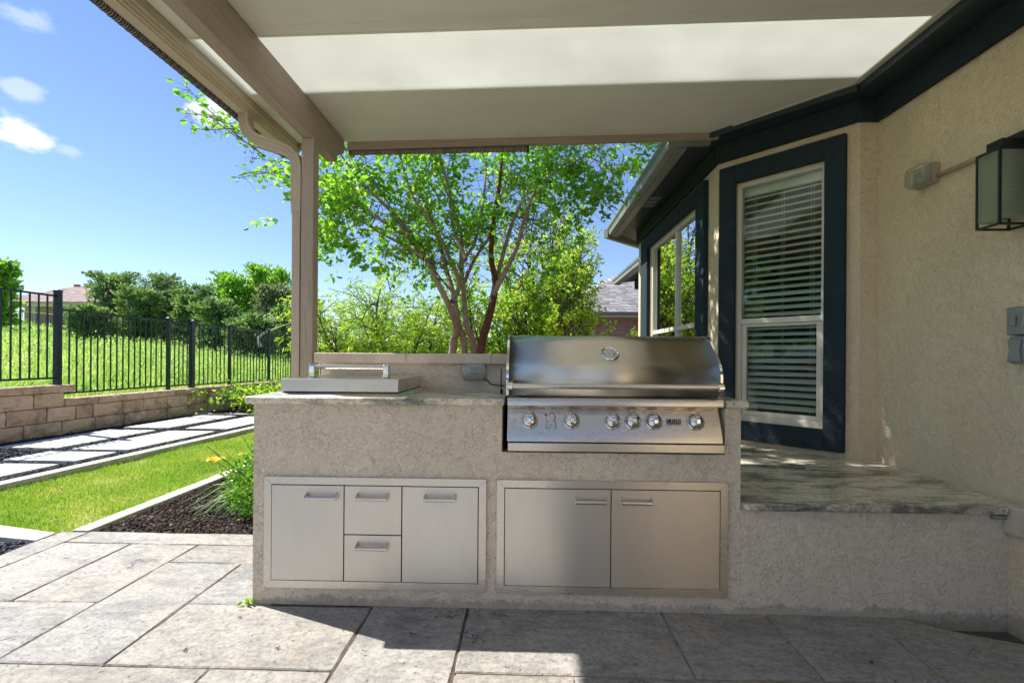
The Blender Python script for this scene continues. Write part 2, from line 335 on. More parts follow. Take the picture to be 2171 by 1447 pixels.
M['channel'] = flat('ceiling_channel', (.60, .58, .50), .5, var=.03)
def m_skylight():
    t = NT('multiwall_polycarbonate'); t.n.remove(t.b)
    wv = t.new('ShaderNodeTexWave', wave_type='BANDS', bands_direction='Y'); wv.inputs['Scale'].default_value = 14; t.l.new(t.pos(), wv.inputs['Vector'])
    wv.inputs['Distortion'].default_value = 0
    c = t.ramp(wv.outputs['Fac'], [(.0, (.88, .885, .83)), (.25, (.93, .935, .885))])
    d = t.new('ShaderNodeBsdfDiffuse'); t.l.new(c, d.inputs[0])
    tr = t.new('ShaderNodeBsdfTranslucent'); t.l.new(t.mix(1.0, c, t.ramp(t.noise(t.pos(), 1.4, 4, .6), [(.3, .8), (.7, 1.0)]), 'MULTIPLY'), tr.inputs[0])
    mx = t.new('ShaderNodeMixShader'); mx.inputs[0].default_value = .47
    t.l.new(d.outputs[0], mx.inputs[1]); t.l.new(tr.outputs[0], mx.inputs[2])
    t.l.new(mx.outputs[0], t.out.inputs[0]); return t.m
M['skylight'] = m_skylight()
def m_weave():
    t = NT('woven_shade'); f = t.noise(t.pos((60, 2, 2)), 6, 3, .8); f2 = t.noise(t.pos((2, 60, 2)), 6, 3, .8)
    c = t.ramp(f, [(.35, (.06, .055, .05)), (.5, (.26, .22, .17)), (.62, (.45, .42, .36))], 'CONSTANT')
    return t.fin(c, .8)
M['weave'] = m_weave()
def m_weave2():
    t = NT('dark_coiled_shade'); wv = t.new('ShaderNodeTexWave', wave_type='BANDS', bands_direction='Y'); wv.inputs['Scale'].default_value = 22; wv.inputs['Distortion'].default_value = 1.5
    t.l.new(t.pos(), wv.inputs['Vector'])
    c = t.ramp(wv.outputs['Fac'], [(.3, (.05, .05, .05)), (.7, (.32, .30, .27))])
    return t.fin(c, .8, t.bump(wv.outputs['Fac'], .01))
M['weave_dark'] = m_weave2()
M['interior'] = flat('room_interior', (.16, .14, .12), .8)
M['shingle'] = m_rock('grey_shingle', [(.2, (.26, .235, .23)), (.5, (.42, .385, .375)), (.85, (.58, .545, .53))], 3, .004, island=True)
M['shingle_pink'] = m_rock('pinkish_shingle', [(.2, (.36, .25, .235)), (.5, (.50, .36, .335)), (.85, (.62, .48, .45))], 3, .004, island=True)
M['brick'] = m_rock('brick', [(.2, (.24, .13, .10)), (.5, (.46, .28, .215)), (.8, (.60, .40, .32))], 6, .004)
M['mortar'] = flat('mortar', (.55, .47, .39), .9)
M['pink_wall'] = flat('pale_far_wall', (.62, .47, .37), .8)
M['cream_wall'] = flat('cream_trim', (.58, .54, .44), .7)
M['dark_glass'] = flat('dark_far_glass', (.05, .06, .065), .12, var=.2)
M['white_paint'] = flat('white_dial', (.55, .54, .50), .4)
M['red'] = flat('red_print', (.40, .015, .02), .5)
M['print_black'] = flat('black_print', (.006, .006, .006), .5)
M['litter'] = flat('dry_leaf', (.07, .045, .03), .8)
M['pit'] = flat('old_concrete', (.10, .085, .065), .7, var=.45, scale=4, bump=.003)

# ---------------------------------------------------------------- mesh helpers
WL = {}
def thing(name, label, cat, loc, group=None):
    o = bpy.data.objects.new(name, None); col.objects.link(o); o.location = loc; o.empty_display_size = .1
    o['label'] = label; o['category'] = cat
    if group: o['group'] = group
    WL[o] = Vector(loc); return o
def tag(o, label=None, cat=None, group=None, kind=None):
    if label: o['label'] = label
    if cat: o['category'] = cat
    if group: o['group'] = group
    if kind: o['kind'] = kind
    return o
class MB:
    def __init__(s, xf=None): s.v = []; s.f = []; s.xf = xf
    def add(s, vs, fs):
        k = len(s.v)
        if s.xf: vs = [s.xf(*p) for p in vs]
        s.v += [tuple(p) for p in vs]; s.f += [tuple(i+k for i in f) for f in fs]; return s
    def box(s, x0, x1, y0, y1, z0, z1):
        return s.add([(x0, y0, z0), (x1, y0, z0), (x1, y1, z0), (x0, y1, z0), (x0, y0, z1), (x1, y0, z1), (x1, y1, z1), (x0, y1, z1)],
                     [(0, 3, 2, 1), (4, 5, 6, 7), (0, 1, 5, 4), (1, 2, 6, 5), (2, 3, 7, 6), (3, 0, 4, 7)])
    def tube(s, pts, r, seg=8, cap=True):
        pts = [Vector(p) for p in pts]; n = len(pts)
        rs = r if isinstance(r, (list, tuple)) else [r]*n
        vs = []; up = None
        for i, p in enumerate(pts):
            d = (pts[min(i+1, n-1)]-pts[max(i-1, 0)]).normalized()
            if up is None: up = Vector((0, 0, 1)) if abs(d.z) < .9 else Vector((1, 0, 0))
            a = d.cross(up).normalized(); b = a.cross(d).normalized(); up = b
            for k in range(seg):
                t = 2*math.pi*k/seg; vs.append(p+(a*math.cos(t)+b*math.sin(t))*rs[i])
        fs = [(i*seg+k, i*seg+(k+1) % seg, (i+1)*seg+(k+1) % seg, (i+1)*seg+k) for i in range(n-1) for k in range(seg)]
        if cap: fs += [tuple(reversed(range(seg))), tuple(range((n-1)*seg, n*seg))]
        return s.add(vs, fs)
    def prism(s, prof, a, b, fn):
        # prof: list of 2d points, fn(u,v,t)->xyz ; extruded from t=a to t=b
        n = len(prof); vs = [fn(u, v, a) for u, v in prof]+[fn(u, v, b) for u, v in prof]
        fs = [tuple(reversed(range(n))), tuple(range(n, 2*n))]+[(i, (i+1) % n, n+(i+1) % n, n+i) for i in range(n)]
        return s.add(vs, fs)
    def lathe(s, prof, c, axis, seg=28):
        # prof: (r,h) rings about axis through c
        axis = Vector(axis).normalized(); up = Vector((0, 0, 1)) if abs(axis.z) < .9 else Vector((1, 0, 0))
        a = axis.cross(up).normalized(); b = a.cross(axis); c = Vector(c); vs = []
        for r, h in prof:
            for k in range(seg):
                t = 2*math.pi*k/seg; vs.append(c+axis*h+(a*math.cos(t)+b*math.sin(t))*r)
        n = len(prof); fs = [(i*seg+k, i*seg+(k+1) % seg, (i+1)*seg+(k+1) % seg, (i+1)*seg+k) for i in range(n-1) for k in range(seg)]
        fs += [tuple(reversed(range(seg))), tuple(range((n-1)*seg, n*seg))]
        return s.add(vs, fs)
    def build(s, name, mat, parent=None, bevel=0.0, smooth=False, seg=2, recalc=True):
        V = np.array(s.v, dtype=float); lo, hi = V.min(0), V.max(0); c = Vector(((lo[0]+hi[0])/2, (lo[1]+hi[1])/2, lo[2] if parent is None else (lo[2]+hi[2])/2))
        me = bpy.data.meshes.new(name); me.from_pydata([tuple(Vector(p)-c) for p in s.v], [], s.f); me.update()
        if recalc:
            import bmesh
            bm = bmesh.new(); bm.from_mesh(me); bmesh.ops.recalc_face_normals(bm, faces=bm.faces); bm.to_mesh(me); bm.free()
        if mat is not None: me.materials.append(M[mat] if isinstance(mat, str) else mat)
        o = bpy.data.objects.new(name, me); col.objects.link(o); WL[o] = c.copy()
        if parent is not None: o.parent = parent; o.location = c-WL[parent]
        else: o.location = c
        if smooth:
            for p in me.polygons: p.use_smooth = True
        if bevel:
            b = o.modifiers.new('bevel', 'BEVEL'); b.width = bevel; b.segments = seg; b.limit_method = 'ANGLE'; b.angle_limit = R(40)
            for p in me.polygons: p.use_smooth = True
            b.harden_normals = True
        return o
def copy_at(o, loc, parent, rot=None, scale=None):
    c = o.copy(); col.objects.link(c); c.parent = parent
    c.location = Vector(loc)-WL[parent] if parent is not None else loc; WL[c] = Vector(loc)
    if rot is not None: c.rotation_euler = rot
    if scale is not None: c.scale = scale
    return c
def raw(name, V, F, mat, parent=None, smooth=False, origin=None):
    """numpy mesh: V (n,3), F (m,k) all faces of k corners"""
    V = np.asarray(V, dtype=np.float32); F = np.asarray(F, dtype=np.int32)
    c = np.array(origin if origin is not None else (V[:, 0].mean(), V[:, 1].mean(), V[:, 2].min()), dtype=np.float32)
    me = bpy.data.meshes.new(name); me.vertices.add(len(V)); me.vertices.foreach_set('co', (V-c).ravel())
    k = F.shape[1]; me.loops.add(F.size); me.loops.foreach_set('vertex_index', F.ravel())
    me.polygons.add(len(F)); me.polygons.foreach_set('loop_start', np.arange(0, F.size, k, dtype=np.int32))
    me.update(calc_edges=True); me.materials.append(M[mat])
    if smooth: me.polygons.foreach_set('use_smooth', np.ones(len(F), dtype=bool))
    o = bpy.data.objects.new(name, me); col.objects.link(o); WL[o] = Vector(c.tolist())
    if parent is not None: o.parent = parent; o.location = WL[o]-WL[parent]
    else: o.location = c.tolist()
    return o
def norm(a): return a/np.maximum(np.linalg.norm(a, axis=1, keepdims=True), 1e-9)
def leaves(P, D, L, Wd, droop=.0, fold=.25, six=True):
    """leaf blades at P along D; returns V,F(quads)"""
    n = len(P); D = norm(D+np.array([0, 0, -droop])); rnd = rng.normal(size=(n, 3)); B = norm(np.cross(D, rnd)); N = np.cross(B, D)
    L = np.asarray(L).reshape(-1, 1)*np.ones((n, 1)); Wd = np.asarray(Wd).reshape(-1, 1)*np.ones((n, 1))
    def p(a, b, c): return P+D*L*a+B*Wd*b+N*Wd*c
    V = np.stack([p(0, 0, 0), p(.3, .5, fold), p(.7, .42, fold), p(1, 0, -.1), p(.7, -.42, fold), p(.3, -.5, fold)], 1).reshape(-1, 3)
    b = (np.arange(n)*6)[:, None]
    F = np.concatenate([b+np.array([[0, 1, 2, 3]]), b+np.array([[3, 4, 5, 0]])], 1).reshape(-1, 4)
    return V, F
def blades(P, h, w, lean=.35, dirs=None):
    n = len(P); a = rng.uniform(0, 2*math.pi, n); d = np.stack([np.cos(a), np.sin(a), np.zeros(n)], 1)
    if dirs is not None: d = dirs
    a2 = rng.uniform(0, 2*math.pi, n); sd = np.stack([np.cos(a2), np.sin(a2), np.zeros(n)], 1)
    h = np.asarray(h).reshape(-1, 1)*np.ones((n, 1)); w = np.asarray(w).reshape(-1, 1)*np.ones((n, 1)); ln = rng.uniform(.1, 1, (n, 1))*lean
    up = np.array([[0, 0, 1.]])
    m = P+up*h*.55+d*h*ln*.35; t = P+up*h*(1-ln*.35)+d*h*ln
    V = np.stack([P-sd*w*.5, P+sd*w*.5, m+sd*w*.42, m-sd*w*.42, t+sd*w*.06, t-sd*w*.06], 1).reshape(-1, 3)
    b = (np.arange(n)*6)[:, None]; F = np.concatenate([b+np.array([[0, 1, 2, 3]]), b+np.array([[3, 2, 4, 5]])], 1).reshape(-1, 4)
    return V, F
ICO_V = None
def ico():
    t = (1+5**.5)/2
    v = np.array([(-1, t, 0), (1, t, 0), (-1, -t, 0), (1, -t, 0), (0, -1, t), (0, 1, t), (0, -1, -t), (0, 1, -t), (t, 0, -1), (t, 0, 1), (-t, 0, -1), (-t, 0, 1)], dtype=float)
    v /= np.linalg.norm(v[0])
    f = np.array([(0, 11, 5), (0, 5, 1), (0, 1, 7), (0, 7, 10), (0, 10, 11), (1, 5, 9), (5, 11, 4), (11, 10, 2), (10, 7, 6), (7, 1, 8), (3, 9, 4), (3, 4, 2), (3, 2, 6), (3, 6, 8), (3, 8, 9), (4, 9, 5), (2, 4, 11), (6, 2, 10), (8, 6, 7), (9, 8, 1)])
    return v, f
def stones(P, r, flatn=.5, elong=1.5):
    v, f = ico(); n = len(P); a = rng.uniform(0, 2*math.pi, n); tl = rng.normal(0, .35, (n, 2))
    sc = np.stack([r*elong*rng.uniform(.75, 1.2, n), r*rng.uniform(.75, 1.15, n), r*flatn*rng.uniform(.7, 1.2, n)], 1)
    q = v[None]*sc[:, None, :]*(1+rng.uniform(-.12, .12, (n, 12, 1)))
    q[:, :, 2] += q[:, :, 0]*tl[:, :1]+q[:, :, 1]*tl[:, 1:]
    c, s = np.cos(a)[:, None], np.sin(a)[:, None]
    x = q[:, :, 0]*c-q[:, :, 1]*s; y = q[:, :, 0]*s+q[:, :, 1]*c
    V = np.stack([x, y, q[:, :, 2]], 2)+P[:, None, :]
    F = (f[None]+(np.arange(n)*12)[:, None, None]).reshape(-1, 3)
    return V.reshape(-1, 3), F
def struct(o): o['kind'] = 'structure'; return o

# ================================================================ GROUND AND SETTING
def sheet(name, poly, z, mat):
    m = MB(); m.add([(x, y, z) for x, y in poly], [tuple(range(len(poly)))]); return m.build(name, mat, recalc=False)
def xw(y): return -7.05+.09*(y-6)          # face of the retaining wall
def skew(x0, y): return x0+.09*(y-6)       # the path runs with the wall
# flat ground round the house, rising gently behind
gx = np.concatenate([np.linspace(-7.3, 8, 40), np.linspace(9, 200, 20)]); gy = np.concatenate([np.linspace(-80, -6, 10), np.linspace(-5, 20, 60), np.linspace(22, 260, 30)])
def gz(x, y):
    t = min(1, max(0, (y-9.8)/5)); return -.13+.45*t*t*(3-2*t)
V = [(x if i else xw(max(min(y, 30), 0))-.12, y, gz(x, y)) for y in gy for i, x in enumerate(gx)]
nx = len(gx); F = [(j*nx+i, j*nx+i+1, (j+1)*nx+i+1, (j+1)*nx+i) for j in range(len(gy)-1) for i in range(nx-1)]
g = raw('ground', V, F, 'soil', smooth=True); struct(g)
# meadow hillside beyond the retaining wall
def hz(x, y, d=None):
    d = max(0, xw(max(min(y, 30), 0))-.3-x)
    return .44+.078*min(d, 40)+.02*max(0, min(d-40, 60))+.05*math.sin(x*.7+y*.31)*min(1, d/3)
us = np.concatenate([np.linspace(0, 6, 14), np.linspace(7, 45, 26), np.linspace(50, 220, 12)])
my = np.concatenate([np.linspace(-80, -10, 8), np.linspace(-8, 34, 50), np.linspace(37, 260, 26)])
V = []
for y in my:
    for u in us:
        x = xw(max(min(y, 30), 0))-.3-u; V.append((x, y, hz(x, y)))
nx = len(us); F = [(j*nx+i, (j+1)*nx+i, (j+1)*nx+i+1, j*nx+i+1) for j in range(len(my)-1) for i in range(nx-1)]
mo = raw('hillside', V, F, 'meadow_soil', smooth=True); struct(mo)

# lawn
lawn_poly = [(-3.04, 3.20), (-3.66, 3.31), (-5.2, 3.6), (-4.69, 4.24), (skew(-4.53, 9.4), 9.4), (-3.04, 9.4)]
struct(sheet('lawn', lawn_poly, -.06, 'lawn_soil'))
def inpoly(P, poly):
    c = np.zeros(len(P), bool); n = len(poly)
    for i in range(n):
        (x1, y1), (x2, y2) = poly[i], poly[(i+1) % n]
        k = ((y1 > P[:, 1]) != (y2 > P[:, 1])) & (P[:, 0] < (x2-x1)*(P[:, 1]-y1)/(y2-y1+1e-12)+x1); c ^= k
    return c
def scatter(poly, n):
    a = np.array(poly); P = rng.uniform(a.min(0), a.max(0), (n, 2)); return P[inpoly(P, poly)]
P = scatter(lawn_poly, 130000)
pat = np.sin(P[:, 0]*5.1+np.sin(P[:, 1]*3.3)*1.3)*np.sin(P[:, 1]*4.1+P[:, 0]*2)+rng.normal(0, .45, len(P))
P = P[pat < .80]
P3 = np.c_[P, np.full(len(P), -.06)]
hh = rng.uniform(.018, .05, len(P))*(1+.25*np.sin(P[:, 0]*4)*np.cos(P[:, 1]*3))
V, F = blades(P3, hh, rng.uniform(.003, .006, len(P)), .9)
tag(raw('lawn_grass', V, F, 'grass'), 'short yellow-green lawn grass between the pale curb and the flower bed', 'grass', kind='stuff')

# meadow grass, denser near the fence
n = 120000; d = 3.0*np.exp(rng.uniform(0, math.log(48/3.0), n)); y = d*.9+1.5; ang = rng.uniform(R(-55), R(-18), n)
X = np.tan(ang)*np.clip(d*1.1, 4, 60); Yv = d*1.1
sel = (X < xw(np.clip(Yv, 0, 30))-.3) & (X > -60); X = X[sel]; Yv = Yv[sel]; d2 = np.hypot(X, Yv)
Z = np.array([hz(a, b) for a, b in zip(X, Yv)])
clump = .7+.5*np.sin(X*.9+np.cos(Yv*.6)*2)*np.sin(Yv*.8)
hgt = np.clip(rng.gamma(5, .055, len(X))*(.75+.4*clump), .06, .75); near = np.clip((xw(np.clip(Yv, 0, 30))-.3-X)/1.2, .25, 1); hgt *= near
V, F = blades(np.c_[X, Yv, Z], hgt, .006+d2*.0007, .75)
tag(raw('meadow_grass', V, F, 'meadow'), 'tall bright green meadow grass on the hillside behind the black fence', 'grass', kind='stuff')
# leafy weeds in the meadow
n = 24000; ii = rng.integers(0, len(X), n); base = np.c_[X[ii], Yv[ii], Z[ii]+hgt[ii]*rng.uniform(.3, 1.15, n)]+rng.normal(0, .03, (n, 3))
V, F = leaves(base, rng.normal(size=(n, 3))+np.array([0, 0, .6]), .025+d2[ii]*.0028, .012+d2[ii]*.0013)
tag(raw('meadow_weeds', V, F, 'meadow'), 'leafy pale green weeds rising through the meadow grass', 'weeds', kind='stuff')

# path: pebble bed, pavers, curb
path_poly = [(-7.2, 2.0), (skew(-4.68, 2.0), 2.0), (skew(-4.68, 9.52), 9.52), (skew(-6.95, 9.52), 9.52)]
pth = sheet('path', path_poly, -.055, 'pebble_bed'); struct(pth)
pav = [(-6.67, -5.90, 6.0, 7.50), (-6.66, -5.92, 7.74, 9.40), (-5.65, -4.93, 5.95, 7.46), (-5.62, -4.93, 7.72, 9.28), (-5.76, -4.93, 5.30, 5.80), (-5.80, -4.93, 3.55, 5.13), (-6.70, -5.98, 3.6, 4.9), (-5.75, -4.93, 2.0, 3.4)]
for x0, x1, y0, y1 in pav:
    m = MB(); a = [(skew(x0, y0), y0), (skew(x1, y0), y0), (skew(x1, y1), y1), (skew(x0, y1), y1)]
    m.prism(a, -.05, 0.0, lambda u, v, t: (u, v, t)); m.build('paver', 'paver', pth, bevel=.006)
y = 2.0
while y < 9.6:
    y1 = min(y+1.15, 9.75); m = MB()
    m.prism([(skew(-4.67, y), y), (skew(-4.53, y), y), (skew(-4.53, y1-.006), y1-.006), (skew(-4.67, y1-.006), y1-.006)], -.09, .012, lambda u, v, t: (u, v, t))
    m.build('curb_stone', 'edging', pth, bevel=.008); y = y1
for x in np.arange(-6.6, -4.6, .66):
    MB().box(x, x+.655, 9.56, 9.66, -.08, .012).build('curb_stone', 'edging', pth, bevel=.008)
P = scatter([(xw(3)+.02, 3.0), (skew(-4.68, 3.), 3.), (skew(-4.68, 9.5), 9.5), (xw(9.5)+.02, 9.5)], 46000)
keep = np.ones(len(P), bool); x0s = P[:, 0]-.09*(P[:, 1]-6)
for a in pav: keep &= ~((x0s > a[0]-.008) & (x0s < a[1]+.008) & (P[:, 1] > a[2]-.008) & (P[:, 1] < a[3]+.008))
P = P[keep]; P2 = scatter([(-4.3, 1.6), (-3.115, 1.6), (-3.115, 3.05), (-3.45, 3.06), (-4.3, 3.16)], 8000)
P = np.concatenate([P, P2])
V, F = stones(np.c_[P, rng.uniform(-.045, -.018, len(P))], .011*rng.uniform(.75, 1.45, len(P)), .55, 1.5)
tag(raw('pebbles', V, F, 'pebble', smooth=True), 'dark blue-grey pebbles filling the gaps round the pale path pavers', 'pebbles', kind='stuff')
struct(sheet('pebble_strip', [(-4.4, 1.0), (-3.1, 1.0), (-3.1, 3.06), (-3.45, 3.08), (-4.4, 3.2)], -.05, 'pebble_bed'))
# ledge stones by the lawn corner
led = thing('lawn_edging', 'pale stone edging strips meeting at the lawn corner beside the patio', 'stone edging', (-3.1, 3.2, 0))
m = MB(); m.prism([(-4.6, 3.28), (-3.42, 3.085), (-3.11, 3.035), (-3.11, 3.17), (-3.66, 3.30), (-4.6, 3.52)], -.07, .0, lambda u, v, t: (u, v, t)); m.build('edging_stone', 'edging', led, bevel=.006)
y = 3.21
for L in (.62, .60, .75, .8, .8, .8, .8):
    MB().box(-3.045, -2.925, y, y+L-.008, -.09, .004).build('edging_stone', 'edging', led, bevel=.009); y += L

# flower bed and back bed
def bumpy(name, x0, x1, y0, y1, n, z, amp, mat, f=9):
    xs = np.linspace(x0, x1, n); ys = np.linspace(y0, y1, n)
    A, B = np.meshgrid(xs, ys); H = z+amp*(np.sin(A*f+np.sin(B*f*.7)*2)*np.sin(B*f*1.3)+rng.normal(0, .35, A.shape))
    V = np.stack([A, B, H], 2).reshape(-1, 3); i, j = np.meshgrid(np.arange(n-1), np.arange(n-1)); k = (j*n+i).ravel()
    return raw(name, V, np.stack([k, k+1, k+n+1, k+n], 1), mat, smooth=True)
struct(bumpy('flower_bed', -2.93, -1.0, 3.195, 9.4, 120, -.035, .008, 'soil', 9))
P = scatter([(-2.92, 3.2), (-1.25, 3.2), (-1.25, 6), (-2.92, 6)], 42000)
V, F = stones(np.c_[P, rng.uniform(-.04, -.018, len(P))], .0024*rng.gamma(3, .6, len(P))+.0018, .7, 1.6)
tag(raw('mulch', V, F, 'crumb'), 'dark brown crumbly mulch covering the flower bed', 'mulch', kind='stuff')
V = [(x, y, gz(x, y)+.075+.02*math.sin(x*7)*math.sin(y*6)) for y in np.linspace(9.67, 16, 50) for x in np.linspace(-7.0, -1, 40)]
i, j = np.meshgrid(np.arange(39), np.arange(49)); k = (j*40+i).ravel()
struct(raw('back_bed', V, np.stack([k, k+1, k+41, k+40], 1), 'soil', smooth=True))
P = scatter([(-6.5, 9.7), (-3.5, 9.7), (-3.5, 13), (-6.2, 13)], 9000)
V, F = stones(np.c_[P, [gz(a, b)+.08 for a, b in P]], .012*rng.uniform(.5, 1.6, len(P)), .7, 1.5)
tag(raw('back_mulch', V, F, 'crumb'), 'dark mulch in the bed at the far end of the path', 'mulch', kind='stuff')
# low green plant in the back bed
n = 2600; c = rng.normal(0, 1, (n, 3))*np.array([.75, .5, .12])+np.array([-5.3, 10.6, .30])
V, F = leaves(c, rng.normal(size=(n, 3))+np.array([0, 0, .4]), rng.uniform(.05, .12, n), rng.uniform(.03, .06, n))
vv = c[:40]; tm = MB()
for p in vv: tm.tube([(-5.3, 10.6, .02), tuple(p)], .006, 4, False)
t = thing('leafy_plant', 'low bright green leafy plant in the bed behind the granite counter corner', 'plant', (-5.3, 10.6, 0))
raw('foliage', V, F, 'leaf_pear', t); tm.build('stem', 'bark_dark', t, recalc=False)

# ---- patio of stamped slabs
patio = sheet('patio', [(-3.1, -5.5), (4, -5.5), (4, 1.1), (2.45, 1.95), (2.1, 2.118), (1.86, 2.225), (1.68, 2.338), (1.68, 3.2), (-3.1, 3.2)], -.0075, 'joint'); struct(patio)
def slab(poly, gap=.004, h=.03, name='slab'):
    # inset, wobble, thin bevel ring
    n = len(poly); P = [Vector((x, y)) for x, y in poly]; ar = sum(P[i].x*P[(i+1) % n].y-P[(i+1) % n].x*P[i].y for i in range(n))
    if ar < 0: P.reverse()
    def inset(P, g):
        out = []
        for i in range(n):
            a, b, c = P[i-1], P[i], P[(i+1) % n]; e1 = (b-a).normalized(); e2 = (c-b).normalized()
            n1 = Vector((-e1.y, e1.x)); n2 = Vector((-e2.y, e2.x)); k = 1+n1.dot(n2); out.append(b+(n1+n2)*(g/max(k, .3)))
        return out
    Q = inset(P, gap); ring = []
    for i in range(n):
        a, b = Q[i], Q[(i+1) % n]; L = (b-a).length; k = max(1, int(L/.05)); e = (b-a)/max(L, 1e-6); nn = Vector((-e.y, e.x))
        for j in range(k):
            w = 0 if j == 0 else (random.gauss(0, .0012)+.0018*math.sin((a+e*L*j/k).dot(Vector((9, 13)))))
            ring.append(a+e*L*j/k+nn*w)
    c = sum(ring, Vector((0, 0)))/len(ring); k = len(ring)
    ins = []
    for i, p in enumerate(ring):
        d = (c-p).normalized(); ins.append(p+d*.006)
    z = random.uniform(-.0012, .0012)
    V = [(p.x, p.y, -.03) for p in ring]+[(p.x, p.y, -.005+z) for p in ring]+[(p.x, p.y, z) for p in ins]
    F = [(i, (i+1) % k, k+(i+1) % k, k+i) for i in range(k)]+[(k+i, k+(i+1) % k, 2*k+(i+1) % k, 2*k+i) for i in range(k)]+[tuple(range(2*k, 3*k))]
    m = MB(); m.add(V, F); return m.build(name, 'slab', patio, recalc=False)
def rect(x0, x1, y0, y1, g=.004): slab([(x0, y0), (x1, y0), (x1, y1), (x0, y1)], g)
m = MB()
for x, y0, y1, w in ((-2.465, 2.29, 3.01, .005), (-2.04, 1.38, 3.01, .005), (-1.61, 1.83, 2.75, .0055), (-1.19, .92, 1.83, .005), (-.72, .92, 2.31, .0075), (-.265, .92, 2.31, .0075), (-2.905, .9, 3.01, .004)):
    m.box(x-w, x+w, y0, y1, -.0074, -.0045)
m.build('joint_filler', 'joint_dark', patio)
# border band
rect(-3.09, -2.905, 1.9, 3.19); rect(-3.09, -2.905, .6, 1.9); rect(-3.09, -2.905, -.8, .6); rect(-2.905, -1.7, 3.01, 3.2); rect(-1.7, -1.0, 3.01, 3.2)
rect(-2.905, -2.465, 2.29, 3.01); rect(-2.465, -2.04, 2.29, 3.01); rect(-2.905, -2.04, 1.83, 2.29)
rect(-2.04, -1.2, 2.75, 3.01); rect(-2.04, -1.61, 1.83, 2.75); rect(-1.61, -1.2, 2.295, 2.75)
rect(-1.61, -.72, 1.83, 2.295, .004)
rect(-.72, -.265, .92, 2.36, .0065); rect(-.265, .64, 1.84, 2.36)
rect(.64, 1.115, 1.845, 2.36); 
slab([(1.115, 1.85), (1.57, 1.85), (1.578, 2.145), (1.43, 2.30), (1.40, 2.36), (1.115, 2.36)])
slab([(1.57, 1.85), (2.14, 1.85), (1.93, 1.95), (1.578, 2.145)])
slab([(1.40, 2.36), (1.43, 2.30), (1.578, 2.145), (1.93, 1.95), (2.25, 1.80), (2.30, 2.02), (2.1, 2.115), (1.86, 2.222), (1.68, 2.335), (1.66, 2.36)])
slab([(2.25, 1.80), (2.14, 1.85), (1.57, 1.85), (1.57, 1.38), (2.28, 1.38), (2.28, 1.79)])
# rows nearer the camera
for x0, x1 in ((-2.905, -2.04), (-2.04, -1.19), (-1.19, -.72), (-.265, .19), (.19, .64), (.64, 1.57)):
    rect(x0, x1, 1.38 if x0 != -1.19 else .92, 1.83)
yy = 1.38
for r_ in range(14):
    xx = -2.905
    while xx < 2.25:
        w = random.choice((.455, .455, .91)); x1 = min(xx+w, 2.28)
        y0 = yy-.46; y1 = yy
        if r_ == 0 and -1.3 < xx < -.2 or r_ == 0 and xx < -.2 < x1:
            pass
        if r_ == 0:
            break
        rect(xx, x1, y0, y1); xx = x1
    if r_ == 0:
        for a, b in ((-2.905, -2.04), (-2.04, -1.19), (-.265, .64), (.64, 1.57), (1.57, 2.28)): rect(a, b, .92, 1.38)
    yy -= .46
MB().box(1.62, 2.211, 1.5, 2.311, -.12, -.055).build('concrete_footing', 'pit')
o = bpy.data.objects['concrete_footing']; struct(o)
# fallen bits on the slabs
def litter(x, y, s, a, label):
    s *= .6; m = MB(); pts = [(x+s*math.cos(a+t)*k, y+s*math.sin(a+t)*k, .004+.006*abs(math.sin(t*2))) for t, k in ((0, .9), (.7, .6), (1.5, 1), (2.2, .5), (3, .85))]
    m.tube(pts, [.001, .0022, .003, .0022, .001], 5); return tag(m.build('dry_leaf', 'litter', smooth=True), label, 'dry leaf', 'fallen dry leaves')
litter(-1.28, 2.17, .018, .5, 'curled dark dry leaf on the sunlit slab left of the counter corner')
litter(-1.35, 1.93, .022, 2.2, 'dry curled leaf nearer the front joint of the sunlit slab')
litter(-1.0, 1.96, .02, 4.0, 'small dry leaf on the sunlit slab below the left cabinet doors')
litter(1.36, 1.95, .015, 1.0, 'tan dry leaf on the shaded slabs below the granite bench')

# ================================================================ RETAINING WALL AND FENCES
rw = thing('retaining_wall', 'tan split-face block retaining wall stepping up at its left end', 'retaining wall', (xw(8), 8, 0))
def block_mesh(L, h, seed):
    rr = np.random.default_rng(seed); nu, nv = 5, 4; V = []; F = []
    # chipped front face at +x, body behind
    for j in range(nv):
        for i in range(nu):
            u = -L/2+L*i/(nu-1); v = h*j/(nv-1); edge = (i in (0, nu-1)) or (j in (0, nv-1))
            V.append(((-.006 if edge else .012)+rr.uniform(-.010, .012), u+(0 if edge else rr.uniform(-.02, .02)), v))
    for j in range(nv-1):
        for i in range(nu-1):
            a = j*nu+i; F.append((a, a+1, a+nu+1, a+nu))
    k = len(V); V += [(-.24, -L/2, 0), (-.24, L/2, 0), (-.24, L/2, h), (-.24, -L/2, h)]
    F += [(k, k+3, k+2, k+1), tuple([k]+[k+1]+list(range(nu-1, -1, -1))), tuple([(nv-1)*nu+i for i in range(nu)]+[k+2, k+3]),
          tuple([j*nu for j in range(nv)]+[k+3, k]), tuple([j*nu+nu-1 for j in range(nv-1, -1, -1)]+[k+1, k+2])]
    me = bpy.data.meshes.new('block'); me.from_pydata(V, [], F); me.materials.append(M['block']); me.update(); return me
variants = {}
for L in (.47, .27, .42, .52):
    for s in range(4): variants[(L, s, 0)] = block_mesh(L-.015, .202, int(L*1000)+s)
    for s in range(3): variants[(L, s, 1)] = block_mesh(L-.013, .104, int(L*1700)+s)
